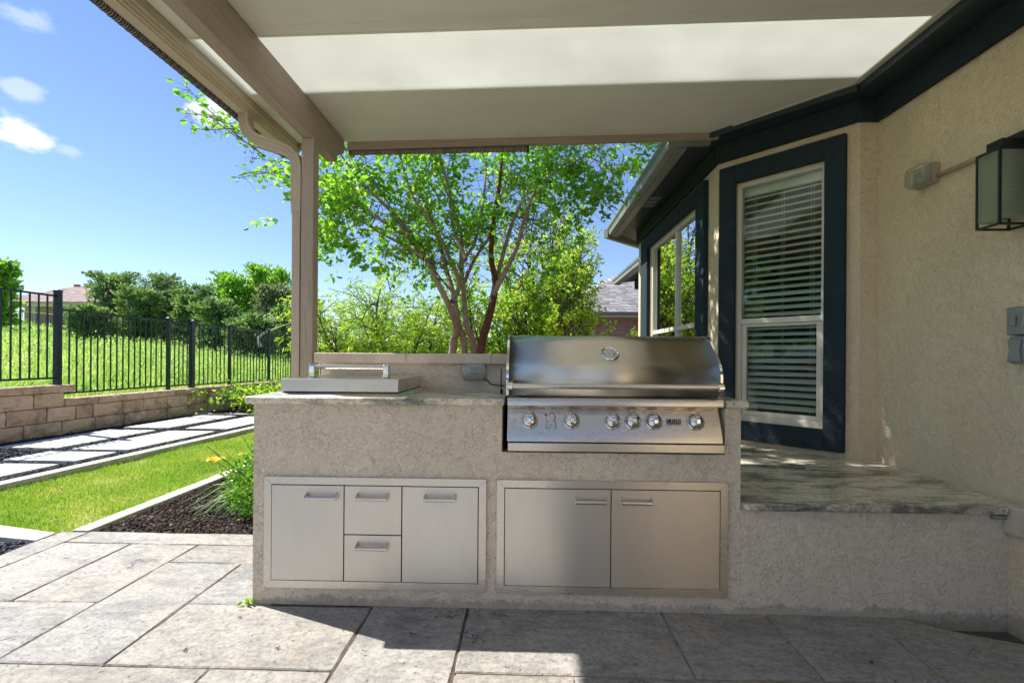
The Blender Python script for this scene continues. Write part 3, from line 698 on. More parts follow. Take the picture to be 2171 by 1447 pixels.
def lay(y0, y1, z, cap, off, grow=0.0, dx=0.0):
    y = y0+off
    while y < y1:
        L = random.choice((.47, .52, .52, .27, .42)); 
        if y+L > y1: L = min((.27, .42, .47, .52), key=lambda q: abs(q-(y1-y)))
        me = variants[(L, random.randrange(3), 1 if cap else 0)]
        o = bpy.data.objects.new('cap_block' if cap else 'block', me); col.objects.link(o); o.parent = rw
        yc = y+L/2; w = Vector((xw(yc)+dx+random.uniform(-.006, .006), yc, z)); WL[o] = w; o.location = w-WL[rw]; o.rotation_euler = (0, 0, -math.atan(.09)+random.uniform(-.01, .01))
        o.scale = (1, 1, 1+grow); y += L
lay(-1.0, 13.4, -.035, False, 0); lay(-1.0, 13.4, .178, False, .2, dx=-.012); lay(7.2, 13.4, .391, True, 0, dx=.004)
lay(-1.0, 7.20, .391, False, .1, dx=-.024); lay(-1.0, 7.22, .604, True, .15, dx=-.004)
MB().add([(xw(-1)-.2, -1, -.1), (xw(-1)-.05, -1, -.1), (xw(13.4)-.05, 13.4, -.1), (xw(13.4)-.2, 13.4, -.1), (xw(-1)-.2, -1, .36), (xw(-1)-.05, -1, .36), (xw(13.4)-.05, 13.4, .36), (xw(13.4)-.2, 13.4, .36)],
         [(0, 1, 2, 3), (4, 5, 6, 7), (0, 1, 5, 4), (1, 2, 6, 5), (2, 3, 7, 6), (3, 0, 4, 7)]).build('core', 'pebble_bed', rw)

def fx(y): return -7.12+.085*(y-7.2)
picket_me = {}
def picket(h, parent, x, y, z, w=.017):
    key = (round(h, 2), w)
    if key not in picket_me:
        m = MB(); m.box(-w/2, w/2, -w/2, w/2, 0, h); me = bpy.data.meshes.new('picket'); me.from_pydata(m.v, [], m.f); me.materials.append(M['fence']); me.update(); picket_me[key] = me
    o = bpy.data.objects.new('picket', picket_me[key]); col.objects.link(o); o.parent = parent; WL[o] = Vector((x, y, z)); o.location = WL[o]-WL[parent]
def post(parent, x, y, z0, z1, w=.058, plate=True):
    m = MB(); m.box(x-w/2, x+w/2, y-w/2, y+w/2, z0, z1); m.build('fence_post', 'fence', parent, bevel=.004)
    m = MB(); m.add([(x-w*.58, y-w*.58, z1), (x+w*.58, y-w*.58, z1), (x+w*.58, y+w*.58, z1), (x-w*.58, y+w*.58, z1), (x-w*.58, y-w*.58, z1+.012), (x+w*.58, y-w*.58, z1+.012), (x+w*.58, y+w*.58, z1+.012), (x-w*.58, y+w*.58, z1+.012), (x, y, z1+.03)],
                    [(0, 1, 2, 3), (0, 1, 5, 4), (1, 2, 6, 5), (2, 3, 7, 6), (3, 0, 4, 7), (4, 5, 8), (5, 6, 8), (6, 7, 8), (7, 4, 8)]); m.build('post_cap', 'fence', parent)
    if plate: MB().box(x-w, x+w, y-w, y+w, z0, z0+.012).build('base_plate', 'fence', parent)
def fz(y): return -.012*(y-7.2)
def run(parent, y0, y1, zb, zt, pitch=.118, rail=.028):
    for z in (zb, zt):
        a = (fx(y0), y0, z+fz(y0)*(z > 1)); b = (fx(y1), y1, z+fz(y1)*(z > 1)); m = MB()
        m.add([(a[0]-rail/2, a[1], a[2]), (a[0]+rail/2, a[1], a[2]), (b[0]+rail/2, b[1], b[2]), (b[0]-rail/2, b[1], b[2]), (a[0]-rail/2, a[1], a[2]+rail), (a[0]+rail/2, a[1], a[2]+rail), (b[0]+rail/2, b[1], b[2]+rail), (b[0]-rail/2, b[1], b[2]+rail)],
              [(0, 1, 2, 3), (4, 5, 6, 7), (0, 1, 5, 4), (1, 2, 6, 5), (2, 3, 7, 6), (3, 0, 4, 7)]); m.build('rail', 'fence', parent)
    n = max(2, round((y1-y0)/pitch))
    for i in range(1, n):
        y = y0+(y1-y0)*i/n; picket(round(zt-zb-.01, 2), parent, fx(y), y, zb+.012+fz(y)*.5)
fu = thing('metal_fence', 'taller black metal fence panel standing on the higher left end of the block wall', 'fence', (fx(5), 5, .7))
for y0, y1 in ((-.6, 1.9), (1.9, 4.55), (4.55, 7.25)): run(fu, y0+.03, y1-.03, .80, 2.04)
for y in (-.6, 1.9, 4.55): post(fu, fx(y), y, .74, 2.12)
post(fu, fx(7.25), 7.25, .45, 2.13, .078)
fm = thing('metal_fence', 'long black metal picket fence receding along the lower block wall', 'fence', (fx(9), 9, .46))
run(fm, 7.31, 9.27, .56, 1.84); run(fm, 10.0, 11.0, .54, 1.82); run(fm, 11.08, 12.5, .52, 1.82); run(fm, 12.58, 16.5, .50, 1.82)
for y in (9.32, 9.95, 11.05, 12.53, 14.6, 16.5): post(fm, fx(y), y, .46, 1.90+fz(y))
fg = thing('fence_gate', 'narrow black metal gate between two close posts of the picket fence', 'gate', (fx(9.6), 9.63, .5))
run(fg, 9.37, 9.90, .55, 1.83, .105)
MB().box(fx(9.9)-.03, fx(9.9)+.05, 9.86, 9.90, .5, 1.86).build('gate_stile', 'fence', fg)
fl = thing('low_fence', 'lower black metal fence crossing behind the downspout and post', 'fence', (-5, 14, .3))
for z in (.36, 1.17): MB().box(-6.6, -3.0, 13.99, 14.015, z, z+.026).build('rail', 'fence', fl)
for i in range(31): picket(.80, fl, -6.5+i*.115, 14.0, .375)
for x in (-6.05, -4.5, -3.0): post(fl, x, 14.0, .25, 1.24)

# ================================================================ HOUSE
hs = thing('stucco_house', 'tan stucco house with dark trim and a bay window beside the patio', 'house', (3, 3, 0))
MB().box(2.3, 2.45, -5.5, 3.285, -.12, 2.96).build('wall', 'stucco_house', hs)
MB().box(2.185, 2.30, 3.285, 3.43, -.1, 2.96).box(2.30, 2.45, 3.287, 3.43, -.1, 2.96).build('wall', 'stucco_house', hs)
A = Vector((2.185, 3.285)); dB = Vector((-.62, .68)).normalized(); nB = Vector((-dB.y, dB.x))  # outward normal of the slanted bay wall
if nB.x > 0: nB = -nB
LB = .955; Bp = A+dB*LB
def ob(s, d, z): p = A+dB*s+nB*d; return (p.x, p.y, z)
def obox(m, s0, s1, d0, d1, z0, z1): m.xf = ob; m.box(s0, s1, d0, d1, z0, z1); m.xf = None; return m
m = MB()
for a in ((0, .195, -.14, 0, 0, 2.96), (.815, LB, -.14, 0, 0, 2.96), (.195, .815, -.14, 0, 0, .70), (.195, .815, -.14, 0, 2.555, 2.96)): obox(m, *a)
m.build('wall', 'stucco_house', hs)
# long bay wall, parallel to the depth of the yard
bx = Bp.x; by = Bp.y; W2 = (4.42, 6.15); W2z = (.70, 2.555)
m = MB()
for a in ((bx, bx+.14, by, W2[0], 0, 2.96), (bx, bx+.14, W2[1], 6.8, 0, 2.96), (bx, bx+.14, W2[0], W2[1], 0, W2z[0]), (bx, bx+.14, W2[0], W2[1], W2z[1], 2.96)): m.box(*a)
m.build('wall', 'stucco_house', hs)
m = MB(); m.add([(bx, 6.8, 0), (2.5, 7.7, 0), (2.5, 7.7, 2.96), (bx, 6.8, 2.96)], [(0, 1, 2, 3)]); m.build('wall', 'stucco_house', hs)
MB().box(2.5, 2.65, 7.7, 11.0, 0, 2.96).build('wall', 'stucco_house', hs)
MB().box(2.65, 9, 10.9, 11.0, 0, 2.96).build('wall', 'stucco_house', hs)
# window trims
def ring(m, fn, a0, a1, z0, z1, w0, w1, wb, wt, d0, d1):
    fn(m, a0, a0+w0, d0, d1, z0, z1); fn(m, a1-w1, a1, d0, d1, z0, z1); fn(m, a0+w0, a1-w1, d0, d1, z0, z0+wb); fn(m, a0+w0, a1-w1, d0, d1, z1-wt, z1); return m
def bbox(m, y0, y1, d0, d1, z0, z1): m.box(bx-d1, bx-d0, y0, y1, z0, z1); return m
w1 = ring(MB(), obox, .072, .935, .562, 2.685, .125, .125, .143, .14, .001, .045).build('window_trim', 'trim_blue', hs, bevel=.006)
w2 = ring(MB(), bbox, 4.21, 6.50, .52, 2.70, .21, .33, .18, .15, .001, .045).build('window_trim', 'trim_blue', hs, bevel=.006)
# window in the slanted wall
wn1 = MB(); ring(wn1, obox, .198, .812, .703, 2.552, .030, .030, .045, .038, -.075, -.012)
wf = wn1.build('window', 'white_vinyl', hs, bevel=.003)
m = MB(); obox(m, .228, .782, -.05, -.022, 1.452, 1.492); m.build('meeting_rail', 'white_vinyl', wf, bevel=.003)
ring(MB(), obox, .2285, .7815, .748, 1.451, .034, .034, .034, .022, -.068, -.038).build('sash', 'white_vinyl', wf, bevel=.003)
m = MB(); obox(m, .228, .782, -.040, -.036, 1.493, 2.513); m.build('pane', 'glass', wf)
m = MB(); obox(m, .2625, .7475, -.055, -.051, .782, 1.428); m.build('pane', 'glass', wf)
# blind with its slats
bl = thing('window_blind', 'white horizontal slat blind behind the glass of the slanted bay window', 'blind', ob(.505, -.12, .75))
m = MB(); obox(m, .215, .795, -.14, -.10, 2.46, 2.53); m.build('head_rail', 'slat', bl)
sm = None; k = 0; z = 2.435; dang = math.atan2(dB.y, dB.x)
m = MB(); tl = R(-33); hw = .025
pr = []
for i in range(5):
    q = -1+2*i/4; pr.append((q*hw*math.cos(tl), q*hw*math.sin(tl)+.003*(1-q*q)))
pts = pr+[(a, b-.0025) for a, b in reversed(pr)]
vs = [(-.285, a, b) for a, b in pts]+[(.285, a, b) for a, b in pts]; n_ = len(pts)
fs = [(i, (i+1) % n_, n_+(i+1) % n_, n_+i) for i in range(n_)]+[tuple(range(n_)), tuple(range(n_, 2*n_))]
me = bpy.data.meshes.new('slat'); me.from_pydata(vs, [], fs); me.materials.append(M['slat']); me.update()
while z > .78:
    o = bpy.data.objects.new('slat', me); col.objects.link(o); o.parent = bl; w = Vector(ob(.505, -.112, z)); WL[o] = w; o.location = w-WL[bl]; o.rotation_euler = (random.uniform(-.09, .09), random.uniform(-.005, .005), dang)
    z -= .0505
m = MB(); obox(m, .222, .788, -.15, -.10, .735, .755); m.build('bottom_rail', 'slat', bl)
for s in (.30, .32, .50, .515, .70, .72):
    m = MB(); obox(m, s, s+.0015, -.100, -.0985, .755, 2.46); m.build('cord', 'slat', bl)
# window in the long bay wall
wn2 = MB(); ring(wn2, bbox, W2[0]+.002, W2[1]-.002, W2z[0]+.002, W2z[1]-.002, .045, .045, .045, .045, -.075, -.012)
wf2 = wn2.build('window', 'white_vinyl', hs, bevel=.003)
m = MB(); bbox(m, 5.15, 5.19, -.07, -.013, W2z[0]+.047, W2z[1]-.047); m.build('mullion', 'white_vinyl', wf2, bevel=.003)
for y0, y1 in ((W2[0]+.047, 5.149), (5.191, W2[1]-.047)):
    m = MB(); bbox(m, y0, y1, -.06, -.02, 1.47, 1.515); m.build('meeting_rail', 'white_vinyl', wf2, bevel=.003)
    m = MB(); bbox(m, y0, y1, -.045, -.041, 1.516, W2z[1]-.047); m.build('pane', 'glass2', wf2)
    m = MB(); bbox(m, y0, y1, -.050, -.046, W2z[0]+.047, 1.469); m.build('pane', 'glass2', wf2)
# frieze band under the soffit
ZS = 2.885
m = MB(); m.box(2.262, 2.299, -4.5, 3.25, 2.735, ZS-.002)
m.box(2.145, 2.2985, 3.248, 3.284, 2.737, ZS-.002)
obox(m, .0, LB+.016, .001, .038, 2.74, ZS-.002); m.box(bx-.038, bx-.001, by+.016, 6.8, 2.742, ZS-.002)
m.build('frieze', 'trim', hs, bevel=.006)
# soffit and fascia
f0 = Vector((2.075, 3.14)); f1 = Vector((1.42, 3.82))
m = MB(); m.add([(x, y, ZS) for x, y in [(2.085, -4.5), (2.32, -4.5), (2.32, 3.3), (bx+.03, by+.03), (bx+.03, 6.8), (2.52, 7.8), (2.52, 11.0), (2.02, 11.4), (2.02, 7.75), (1.74, 7.4), (1.19, 6.78), (1.19, 3.90), (1.40, 3.84), (2.085, 3.15)]], [tuple(range(14))])
m.build('soffit', 'fascia', hs, recalc=False)
m = MB(); m.box(2.072, 2.092, -4.5, 3.14, 2.865, 3.0)
def wallseg(m, a, b, z0, z1, t=.02):
    a = Vector(a); b = Vector(b); d = (b-a).normalized(); n = Vector((-d.y, d.x))*t
    m.add([(a.x, a.y, z0), (b.x, b.y, z0), (b.x+n.x, b.y+n.y, z0), (a.x+n.x, a.y+n.y, z0), (a.x, a.y, z1), (b.x, b.y, z1), (b.x+n.x, b.y+n.y, z1), (a.x+n.x, a.y+n.y, z1)],
          [(0, 1, 2, 3), (4, 5, 6, 7), (0, 1, 5, 4), (1, 2, 6, 5), (2, 3, 7, 6), (3, 0, 4, 7)])
wallseg(m, (2.072, 3.142), (1.25, 3.95), 2.866, 3.0); m.build('fascia', 'fascia', hs)
# soffit vent
m = MB()
for i in range(3): m.box(1.30, 1.42, 5.22+i*.13, 5.31+i*.13, ZS-.006, ZS-.001)
m.build('soffit_vent', 'gutter_grey', hs)
# bay gutter: K profile along y
def gprof(x, zt, s=1): return [(x+.0*s, zt), (x+.0, zt-.02), (x+.02*s, zt-.05), (x+.03*s, zt-.10), (x+.085*s, zt-.105), (x+.085*s, zt)]
m = MB(); m.prism(gprof(1.095, 2.955), 3.86, 6.74, lambda u, v, t: (u, t, v)); m.build('gutter', 'gutter_grey', hs)
m = MB(); 
wallseg(m, (1.11, 6.78), (1.80, 7.52), 2.83, 2.95, .06); m.build('gutter', 'gutter_grey', hs)
m = MB(); wallseg(m, (1.10, 3.855), (1.42, 3.845), 2.85, 2.955, .06); m.build('gutter', 'gutter_grey', hs)
m = MB(); m.box(1.182, 1.26, 3.93, 6.78, 2.84, 2.884); m.build('fascia', 'gutter_grey', hs)
m = MB(); m.prism(gprof(1.97, 2.95), 7.75, 11.35, lambda u, v, t: (u, t, v)); m.build('gutter', 'gutter_grey', hs)
m = MB(); m.box(2.058, 2.14, 7.9, 11.35, 2.84, 2.884); m.build('fascia', 'gutter_grey', hs)
m = MB(); m.box(2.40, 2.499, 7.8, 11.0, 2.70, ZS-.002); m.build('frieze', 'trim', hs)
# roof mass, unseen and simple, put in to block light
m = MB(); m.add([(1.12, 3.9, 2.97), (1.12, 6.8, 2.97), (1.98, 7.8, 2.97), (1.98, 11.4, 2.97), (9, 11.4, 2.97), (9, -4.6, 2.97), (2.1, -4.6, 2.97), (2.1, 3.16, 2.97), (1.4, 3.85, 2.97), (5.5, 3, 4.9), (5.5, 8, 4.9)],
                [(0, 1, 10, 9), (1, 2, 10), (2, 3, 10), (3, 4, 10), (4, 5, 9, 10), (5, 6, 9), (6, 7, 9), (7, 8, 9), (8, 0, 9)]); m.build('roof', 'shingle', hs)
m = MB(); m.add([(1.2, 3.9, 2.955), (1.2, 6.8, 2.955), (2.0, 7.8, 2.955), (2.0, 11.3, 2.955), (9, 11.3, 2.955), (9, -4.5, 2.955), (2.15, -4.5, 2.955), (2.15, 3.2, 2.955), (1.45, 3.9, 2.955)], [tuple(range(9))]); m.build('ceiling', 'interior', hs, recalc=False)
MB().box(5.2, 5.3, -4.5, 11, 0, 2.95).build('inner_wall', 'interior', hs)
MB().box(1.7, 9, 3.44, 11, -.02, .05).build('floor', 'interior', hs)
MB().box(2.46, 5.2, 3.2, 3.28, 0, 2.95).build('inner_wall', 'interior', hs)
# rear wing behind the camera (reflected in the steel)
MB().box(.75, 2.299, -5.4, -5.25, 0, 2.96).build('wall', 'stucco_house', hs)
pd = MB().box(1.05, 2.1, -5.25, -5.21, .05, 2.15).build('patio_door', 'dark_glass', hs)
MB().box(.97, 1.05, -5.25, -5.19, .02, 2.23).box(2.1, 2.18, -5.25, -5.19, .02, 2.23).box(1.54, 1.60, -5.209, -5.19, .02, 2.15).box(1.05, 2.1, -5.25, -5.19, 2.15, 2.23).build('door_frame', 'trim', pd)
MB().box(2.262, 2.299, 2.10, 2.218, -.0, 2.72).build('door_casing', 'cream_wall', hs, bevel=.006)
MB().box(2.288, 2.2995, 1.1, 2.10, .02, 2.62).build('door', 'trim', hs)

# ================================================================ PATIO COVER
pc = thing('patio_cover', 'taupe patio cover with grey panels and a translucent skylight strip overhead', 'patio cover', (0, 1, 2.85))
def cz(x): return 2.85+.0195*(x+1.41)
def cpanel(poly, name, mat, th=.075):
    m = MB(); n = len(poly); V = [(x, y, cz(x)) for x, y in poly]+[(x, y, cz(x)+th) for x, y in poly]
    m.add(V, [tuple(reversed(range(n))), tuple(range(n, 2*n))]+[(i, (i+1) % n, n+(i+1) % n, n+i) for i in range(n)]); return m.build(name, mat, pc)
xo = -1.79; xi = 2.07
cpanel([(xo, 3.083), (xi, 3.083), (xi, 3.14), (1.45, 3.785), (xo, 3.785)], 'roof_panel', 'panel')
cpanel([(xo, 2.521), (xi, 2.521), (xi, 3.081), (xo, 3.081)], 'skylight_panel', 'skylight', .012)
cpanel([(xo, 2.443), (xi, 2.443), (xi, 2.519), (xo, 2.519)], 'roof_panel', 'panel')
yy = 2.4415; k = 0  # out of view: extra skylights added and cover cut short to brighten the shade
while yy > .0:
    y0 = yy-.56; cpanel([(xo, y0+.002), (xi, y0+.002), (xi, yy), (xo, yy)], 'skylight_panel' if k % 2 else 'roof_panel', 'skylight' if k % 2 else 'panel', .012 if k % 2 else .075); yy = y0; k += 1
m = MB(); m.add([(2.03, -.35, cz(2.03)-.012), (2.068, -.35, cz(2.07)-.012), (2.068, 3.14, cz(2.07)-.012), (2.03, 3.12, cz(2.03)-.012)], [(0, 1, 2, 3)])
m.v += [(a, b, c+.010) for a, b, c in m.v[:4]]; m.f += [(4, 5, 6, 7), (0, 1, 5, 4), (1, 2, 6, 5), (2, 3, 7, 6), (3, 0, 4, 7)]
m.add([(2.03, 3.12, cz(2)-.012), (2.068, 3.14, cz(2)-.012), (1.45, 3.782, cz(1.45)-.012), (1.40, 3.782, cz(1.45)-.012), (2.03, 3.12, cz(2)-.002), (2.068, 3.14, cz(2)-.002), (1.45, 3.782, cz(1.45)-.002), (1.40, 3.782, cz(1.45)-.002)], [(0, 1, 2, 3), (4, 5, 6, 7), (0, 1, 5, 4), (1, 2, 6, 5), (2, 3, 7, 6), (3, 0, 4, 7)])
m.build('edge_channel', 'channel', pc)
for y in (3.082, 2.52): 
    m = MB(); m.add([(xo, y-.006, cz(xo)-.005), (xi-.04, y-.006, cz(xi)-.005), (xi-.04, y+.006, cz(xi)-.005), (xo, y+.006, cz(xo)-.005), (xo, y-.006, cz(xo)-.0005), (xi-.04, y-.006, cz(xi)-.0005), (xi-.04, y+.006, cz(xi)-.0005), (xo, y+.006, cz(xo)-.0005)], [(0, 1, 2, 3), (4, 5, 6, 7), (0, 1, 5, 4), (1, 2, 6, 5), (2, 3, 7, 6), (3, 0, 4, 7)])
    m.build('panel_joiner', 'panel', pc)
# side beam with shaped end
BZ0, BZ1 = 2.62, 2.848
prof = [(-.35, BZ0), (3.60, BZ0), (3.615, BZ0+.055), (3.64, BZ0+.085), (3.70, BZ0+.095), (3.735, BZ0+.12), (3.745, BZ0+.15), (3.745, BZ1-.003), (-.35, BZ1-.003)]
m = MB(); m.prism(prof, -1.487, -1.412, lambda u, v, t: (t, u, v)); m.build('beam', 'beam', pc, bevel=.004)
MB().box(-1.489, -1.408, 3.19, 3.275, 0, BZ0-.001).build('post', 'post', pc, bevel=.004)
MB().box(-1.489, -1.408, -.30, -.22, 0, BZ0-.001).build('post', 'post', pc, bevel=.004)  # unseen rear post, added for its stripe in the steel reflections
MB().box(-1.50, -1.397, 3.18, 3.285, 0, .14).build('post_base', 'post', pc, bevel=.004)
# front fascia board
m = MB(); a, b = -1.408, 1.46
m.add([(a, 3.787, cz(a)-.062), (b, 3.787, cz(b)-.045), (b, 3.825, cz(b)-.045), (a, 3.825, cz(a)-.062), (a, 3.787, cz(a)+.08), (b, 3.787, cz(b)+.08), (b, 3.825, cz(b)+.08), (a, 3.825, cz(a)+.08)],
      [(0, 1, 2, 3), (4, 5, 6, 7), (0, 1, 5, 4), (1, 2, 6, 5), (2, 3, 7, 6), (3, 0, 4, 7)]); m.build('fascia_board', 'fascia_x', pc, bevel=.003)
MB().box(-1.79, -1.49, 3.787, 3.825, 2.80, 2.92).build('fascia_board', 'fascia_x', pc, bevel=.003)
# gutter along the left edge
prof = [(-1.800, 2.90), (-1.800, 2.775), (-1.812, 2.768), (-1.82, 2.772), (-1.828, 2.762), (-1.885, 2.762), (-1.90, 2.80), (-1.905, 2.90), (-1.897, 2.90), (-1.88, 2.775), (-1.815, 2.785), (-1.808, 2.90)]
m = MB(); m.prism([(-1.793, 2.905), (-1.793, 2.797), (-1.803, 2.790), (-1.806, 2.778), (-1.815, 2.776), (-1.818, 2.766), (-1.828, 2.764), (-1.832, 2.756), (-1.892, 2.756), (-1.905, 2.80), (-1.91, 2.905)], -.37, 3.83, lambda u, v, t: (u, t, v)); m.build('gutter', 'gutter', pc)
# downspout
ds = thing('downspout', 'tan corrugated downspout curving from the gutter down beside the wooden post', 'downspout', (-1.53, 3.22, 0))
def rtube(pts, w, d, name, mat, ribs=3, parent=ds):
    pts = [Vector(p) for p in pts]; pr = []
    seg = []
    for i in range(ribs*2+1): seg.append((-w/2+w*i/(ribs*2), -d/2-(.003 if i % 2 else 0)))
    prof = seg+[(w/2+.003, 0), (w/2, d/2)]+[(-a, -b) for a, b in seg[1:-1]]+[(-w/2, d/2), (-w/2-.003, 0)]
    m = MB(); V = []; n = len(prof)
    for i, p in enumerate(pts):
        t = (pts[min(i+1, len(pts)-1)]-pts[max(i-1, 0)]).normalized()
        nY = Vector((0, -1, 0)); sx = t.cross(nY).normalized(); ny = sx.cross(t).normalized()
        if ny.y > 0: ny = -ny; 
        for a, b in prof: V.append(p+sx*a+(-ny)*b)
    F = [(i*n+k, i*n+(k+1) % n, (i+1)*n+(k+1) % n, (i+1)*n+k) for i in range(len(pts)-1) for k in range(n)]+[tuple(range(n)), tuple(range((len(pts)-1)*n, len(pts)*n))]
    m.add(V, F); return m.build(name, mat, parent)
rtube([(-1.527, 3.225, .02), (-1.527, 3.225, 2.15)], .052, .055, 'pipe', 'spout')
MB().box(-1.558, -1.496, 3.19, 3.26, 2.13, 2.20).build('collar', 'spout', ds, bevel=.004)
el = [(-1.847, 3.16, 2.765), (-1.848, 3.163, 2.715), (-1.842, 3.168, 2.675), (-1.824, 3.175, 2.635), (-1.79, 3.183, 2.607), (-1.74, 3.19, 2.59), (-1.68, 3.20, 2.572), (-1.62, 3.21, 2.552), (-1.575, 3.22, 2.53), (-1.543, 3.224, 2.495), (-1.529, 3.225, 2.45), (-1.527, 3.225, 2.40), (-1.527, 3.225, 2.19)]
rtube(el, .066, .068, 'elbow', 'spout')
for i in list(range(1, 6))+list(range(7, 12)):
    p = Vector(el[i]); q = Vector(el[i+1] if i < 12 else el[i]); d_ = (q-p).normalized()
    m = MB(); m.tube([p-d_*.003, p+d_*.003], .0405, 14); 
m = MB()
for x, z in ((2.45, 0),): pass
# rolled shades
def roll(name, pts, r, mat, label, grp):
    m = MB(); m.tube(pts, r, 12); return tag(m.build(name, mat, smooth=False), label, 'roll-up shade')
n = 400; pts = []; rr = []
for i in range(n): pts.append((-1.918, -.36+4.17*i/(n-1), 2.757+.001*math.sin(i*1.3))); rr.append(.0205+.0028*(i % 2))
m = MB(); m.tube(pts, rr, 10); tag(m.build('roll_up_shade', 'weave_dark', smooth=True), 'dark coiled shade rolled tight along the outer edge of the gutter', 'roll-up shade')
m = MB(); pts = [(-1.40+1.39*i/40, 3.81, 2.775+.00055*i) for i in range(41)]; m.tube(pts, [.020+.0015*math.sin(i*2.1) for i in range(41)], 12)
sh = m.build('roll_up_shade', 'weave', smooth=True); tag(sh, 'woven striped shade rolled up under the front fascia board', 'roll-up shade')
m = MB(); m.tube([(-.008, 3.81, 2.797), (.012, 3.81, 2.797)], .024, 12); m.build('end_cap', 'black', sh)

# ================================================================ OUTDOOR KITCHEN
isl = thing('kitchen_island', 'taupe stucco grill island holding the steel doors, grill and side burner', 'kitchen island', (-.15, 2.6, 0))
YF = 2.31
m = MB(); m.box(-1.30, 1.0, YF, 2.93, 0, .738).box(-1.30, -.111, YF, 2.93, .738, .956).box(.928, 1.0, YF, 2.93, .738, .956).box(-.111, .928, 2.86, 2.93, .738, .956)
m.build('base', 'stucco_island', isl)
MB().box(-.110, .927, 2.72, 2.859, .739, .95).build('grill_bay_shade', 'black', isl)  # black block standing in for the shade inside the grill bay
m = MB(); m.box(-1.33, -.099, 2.278, 2.918, .957, .992).build('countertop', 'granite', isl, bevel=.012, seg=3)
m = MB(); m.box(.922, 1.028, 2.278, 2.918, .957, .992).build('countertop', 'granite', isl, bevel=.012, seg=3)
MB().box(-.098, .921, 2.82, 2.918, .957, .992).build('countertop', 'granite', isl)
bw = thing('back_wall', 'raised stucco splash wall with limestone cap behind the counter', 'wall', (-.15, 3, 0))
MB().box(-1.235, .96, 2.9205, 3.09, .0, 1.143).build('base', 'stucco_island', bw)
xs = [-1.262, -.709, -.204, .30, .80, .98]
for a, b in zip(xs, xs[1:]): MB().box(a+.0015, b-.0015, 2.88, 3.13, 1.1435, 1.203).build('cap_stone', 'limestone', bw, bevel=.006)
MB().box(-1.255, .975, 2.885, 3.12, 1.1437, 1.19).build('mortar_bed', 'mortar', bw)
# bench
bn = thing('granite_bench', 'low stucco bench topped with mottled green-grey granite', 'bench', (1.6, 2.8, 0))
m = MB(); m.box(1.0005, 2.299, YF+.002, 3.28, -.06, .489)
m.add([(1.001, 3.28, -.06), (2.18, 3.2805, -.06), (1.5, 3.95, -.06), (1.001, 3.95, -.06), (1.001, 3.28, .489), (2.18, 3.2805, .489), (1.5, 3.95, .489), (1.001, 3.95, .489)], [(0, 1, 2, 3), (4, 5, 6, 7), (0, 1, 5, 4), (1, 2, 6, 5), (2, 3, 7, 6), (3, 0, 4, 7)])
m.build('base', 'stucco_island', bn)
m = MB(); P_ = [(1.0015, 2.272), (2.183, 2.272), (2.183, 2.313), (2.297, 2.313), (2.297, 3.284), (2.183, 3.284), (1.56, 3.965), (1.0015, 3.965)]
m.prism(P_, .4895, .524, lambda u, v, t: (u, v, t)); m.build('bench_top', 'granite', bn, bevel=.010, seg=3)
# low limestone-capped wall at the right edge
lw = thing('low_wall', 'low stucco wall with pale limestone cap at the right end of the bench', 'wall', (2.27, 2, 0))
MB().box(2.212, 2.299, 1.4, 2.311, -.06, .404).build('base', 'stucco_house', lw)
MB().box(2.186, 2.2985, 1.4, 2.3105, .4045, .530).build('cap_stone', 'limestone', lw, bevel=.006)

# ---- steel door units
def door_unit(x0, x1, z0, z1, label, leaf):
    t = thing('access_door_unit', label, 'cabinet doors', ((x0+x1)/2, YF, z0), 'stainless cabinet units')
    w = .036; y0, y1 = YF-.014, YF-.0005
    fr = MB()
    # mitred frame
    o = [(x0, z0), (x1, z0), (x1, z1), (x0, z1)]; i_ = [(x0+w, z0+w), (x1-w, z0+w), (x1-w, z1-w), (x0+w, z1-w)]
    for k in range(4):
        a, b, c, d = o[k], o[(k+1) % 4], i_[(k+1) % 4], i_[k]
        fr.add([(p[0], y0, p[1]) for p in (a, b, c, d)]+[(p[0], y1, p[1]) for p in (a, b, c, d)], [(0, 1, 2, 3), (4, 7, 6, 5), (0, 4, 5, 1), (2, 6, 7, 3), (1, 5, 6, 2), (3, 7, 4, 0)])
    fr.build('frame', 'steel_x', t, bevel=.0012)
    MB().box(x0+w-.004, x1-w+.004, YF-.004, YF-.001, z0+w-.004, z1-w+.004).build('backing', 'black', t)
    for nm, a, b, c, d, hx in leaf:
        p = MB().box(a, b, YF-.017, YF-.0045, c, d).build(nm, 'steel_z' if b-a > .2 or True else 'steel_x', t, bevel=.0018)
        hz_ = d-.052; L = .072
        m = MB(); m.tube([(hx-L, YF-.045, hz_), (hx+L, YF-.045, hz_)], .0095, 16); hb = m.build('handle', 'steel_x', p, smooth=False)
        for s in (-1, 1):
            MB().prism([(YF-.0175, hz_+.022), (YF-.0175, hz_-.004), (YF-.036, hz_-.0105), (YF-.055, hz_-.009), (YF-.055, hz_+.006)], hx+s*L-.003, hx+s*L+.003, lambda u, v, tt: (tt, u, v)).build('handle_bracket', 'steel_x', p, bevel=.001)
            m = MB(); m.tube([(hx+s*(L-.012), YF-.045, hz_), (hx+s*(L-.010), YF-.045, hz_)], .0102, 16); m.build('handle_ring', 'chrome', p)
    return t
x0, x1, z0, z1 = -1.241, -.182, .085, .612
wi = .036; ia, ib, ic, id_ = x0+wi+.003, x1-wi-.003, z0+wi+.003, z1-wi-.003
d1 = -.855; d2 = -.580
door_unit(x0, x1, z0, z1, 'pale steel cabinet unit with two doors and two middle drawers, left of the pair',
          [('door', ia, d1-.002, ic, id_, -.958), ('drawer', d1+.002, d2-.002, .3455, id_, -.717), ('drawer', d1+.002, d2-.002, ic, .3415, -.717), ('door', d2+.002, ib, ic, id_, -.397)])
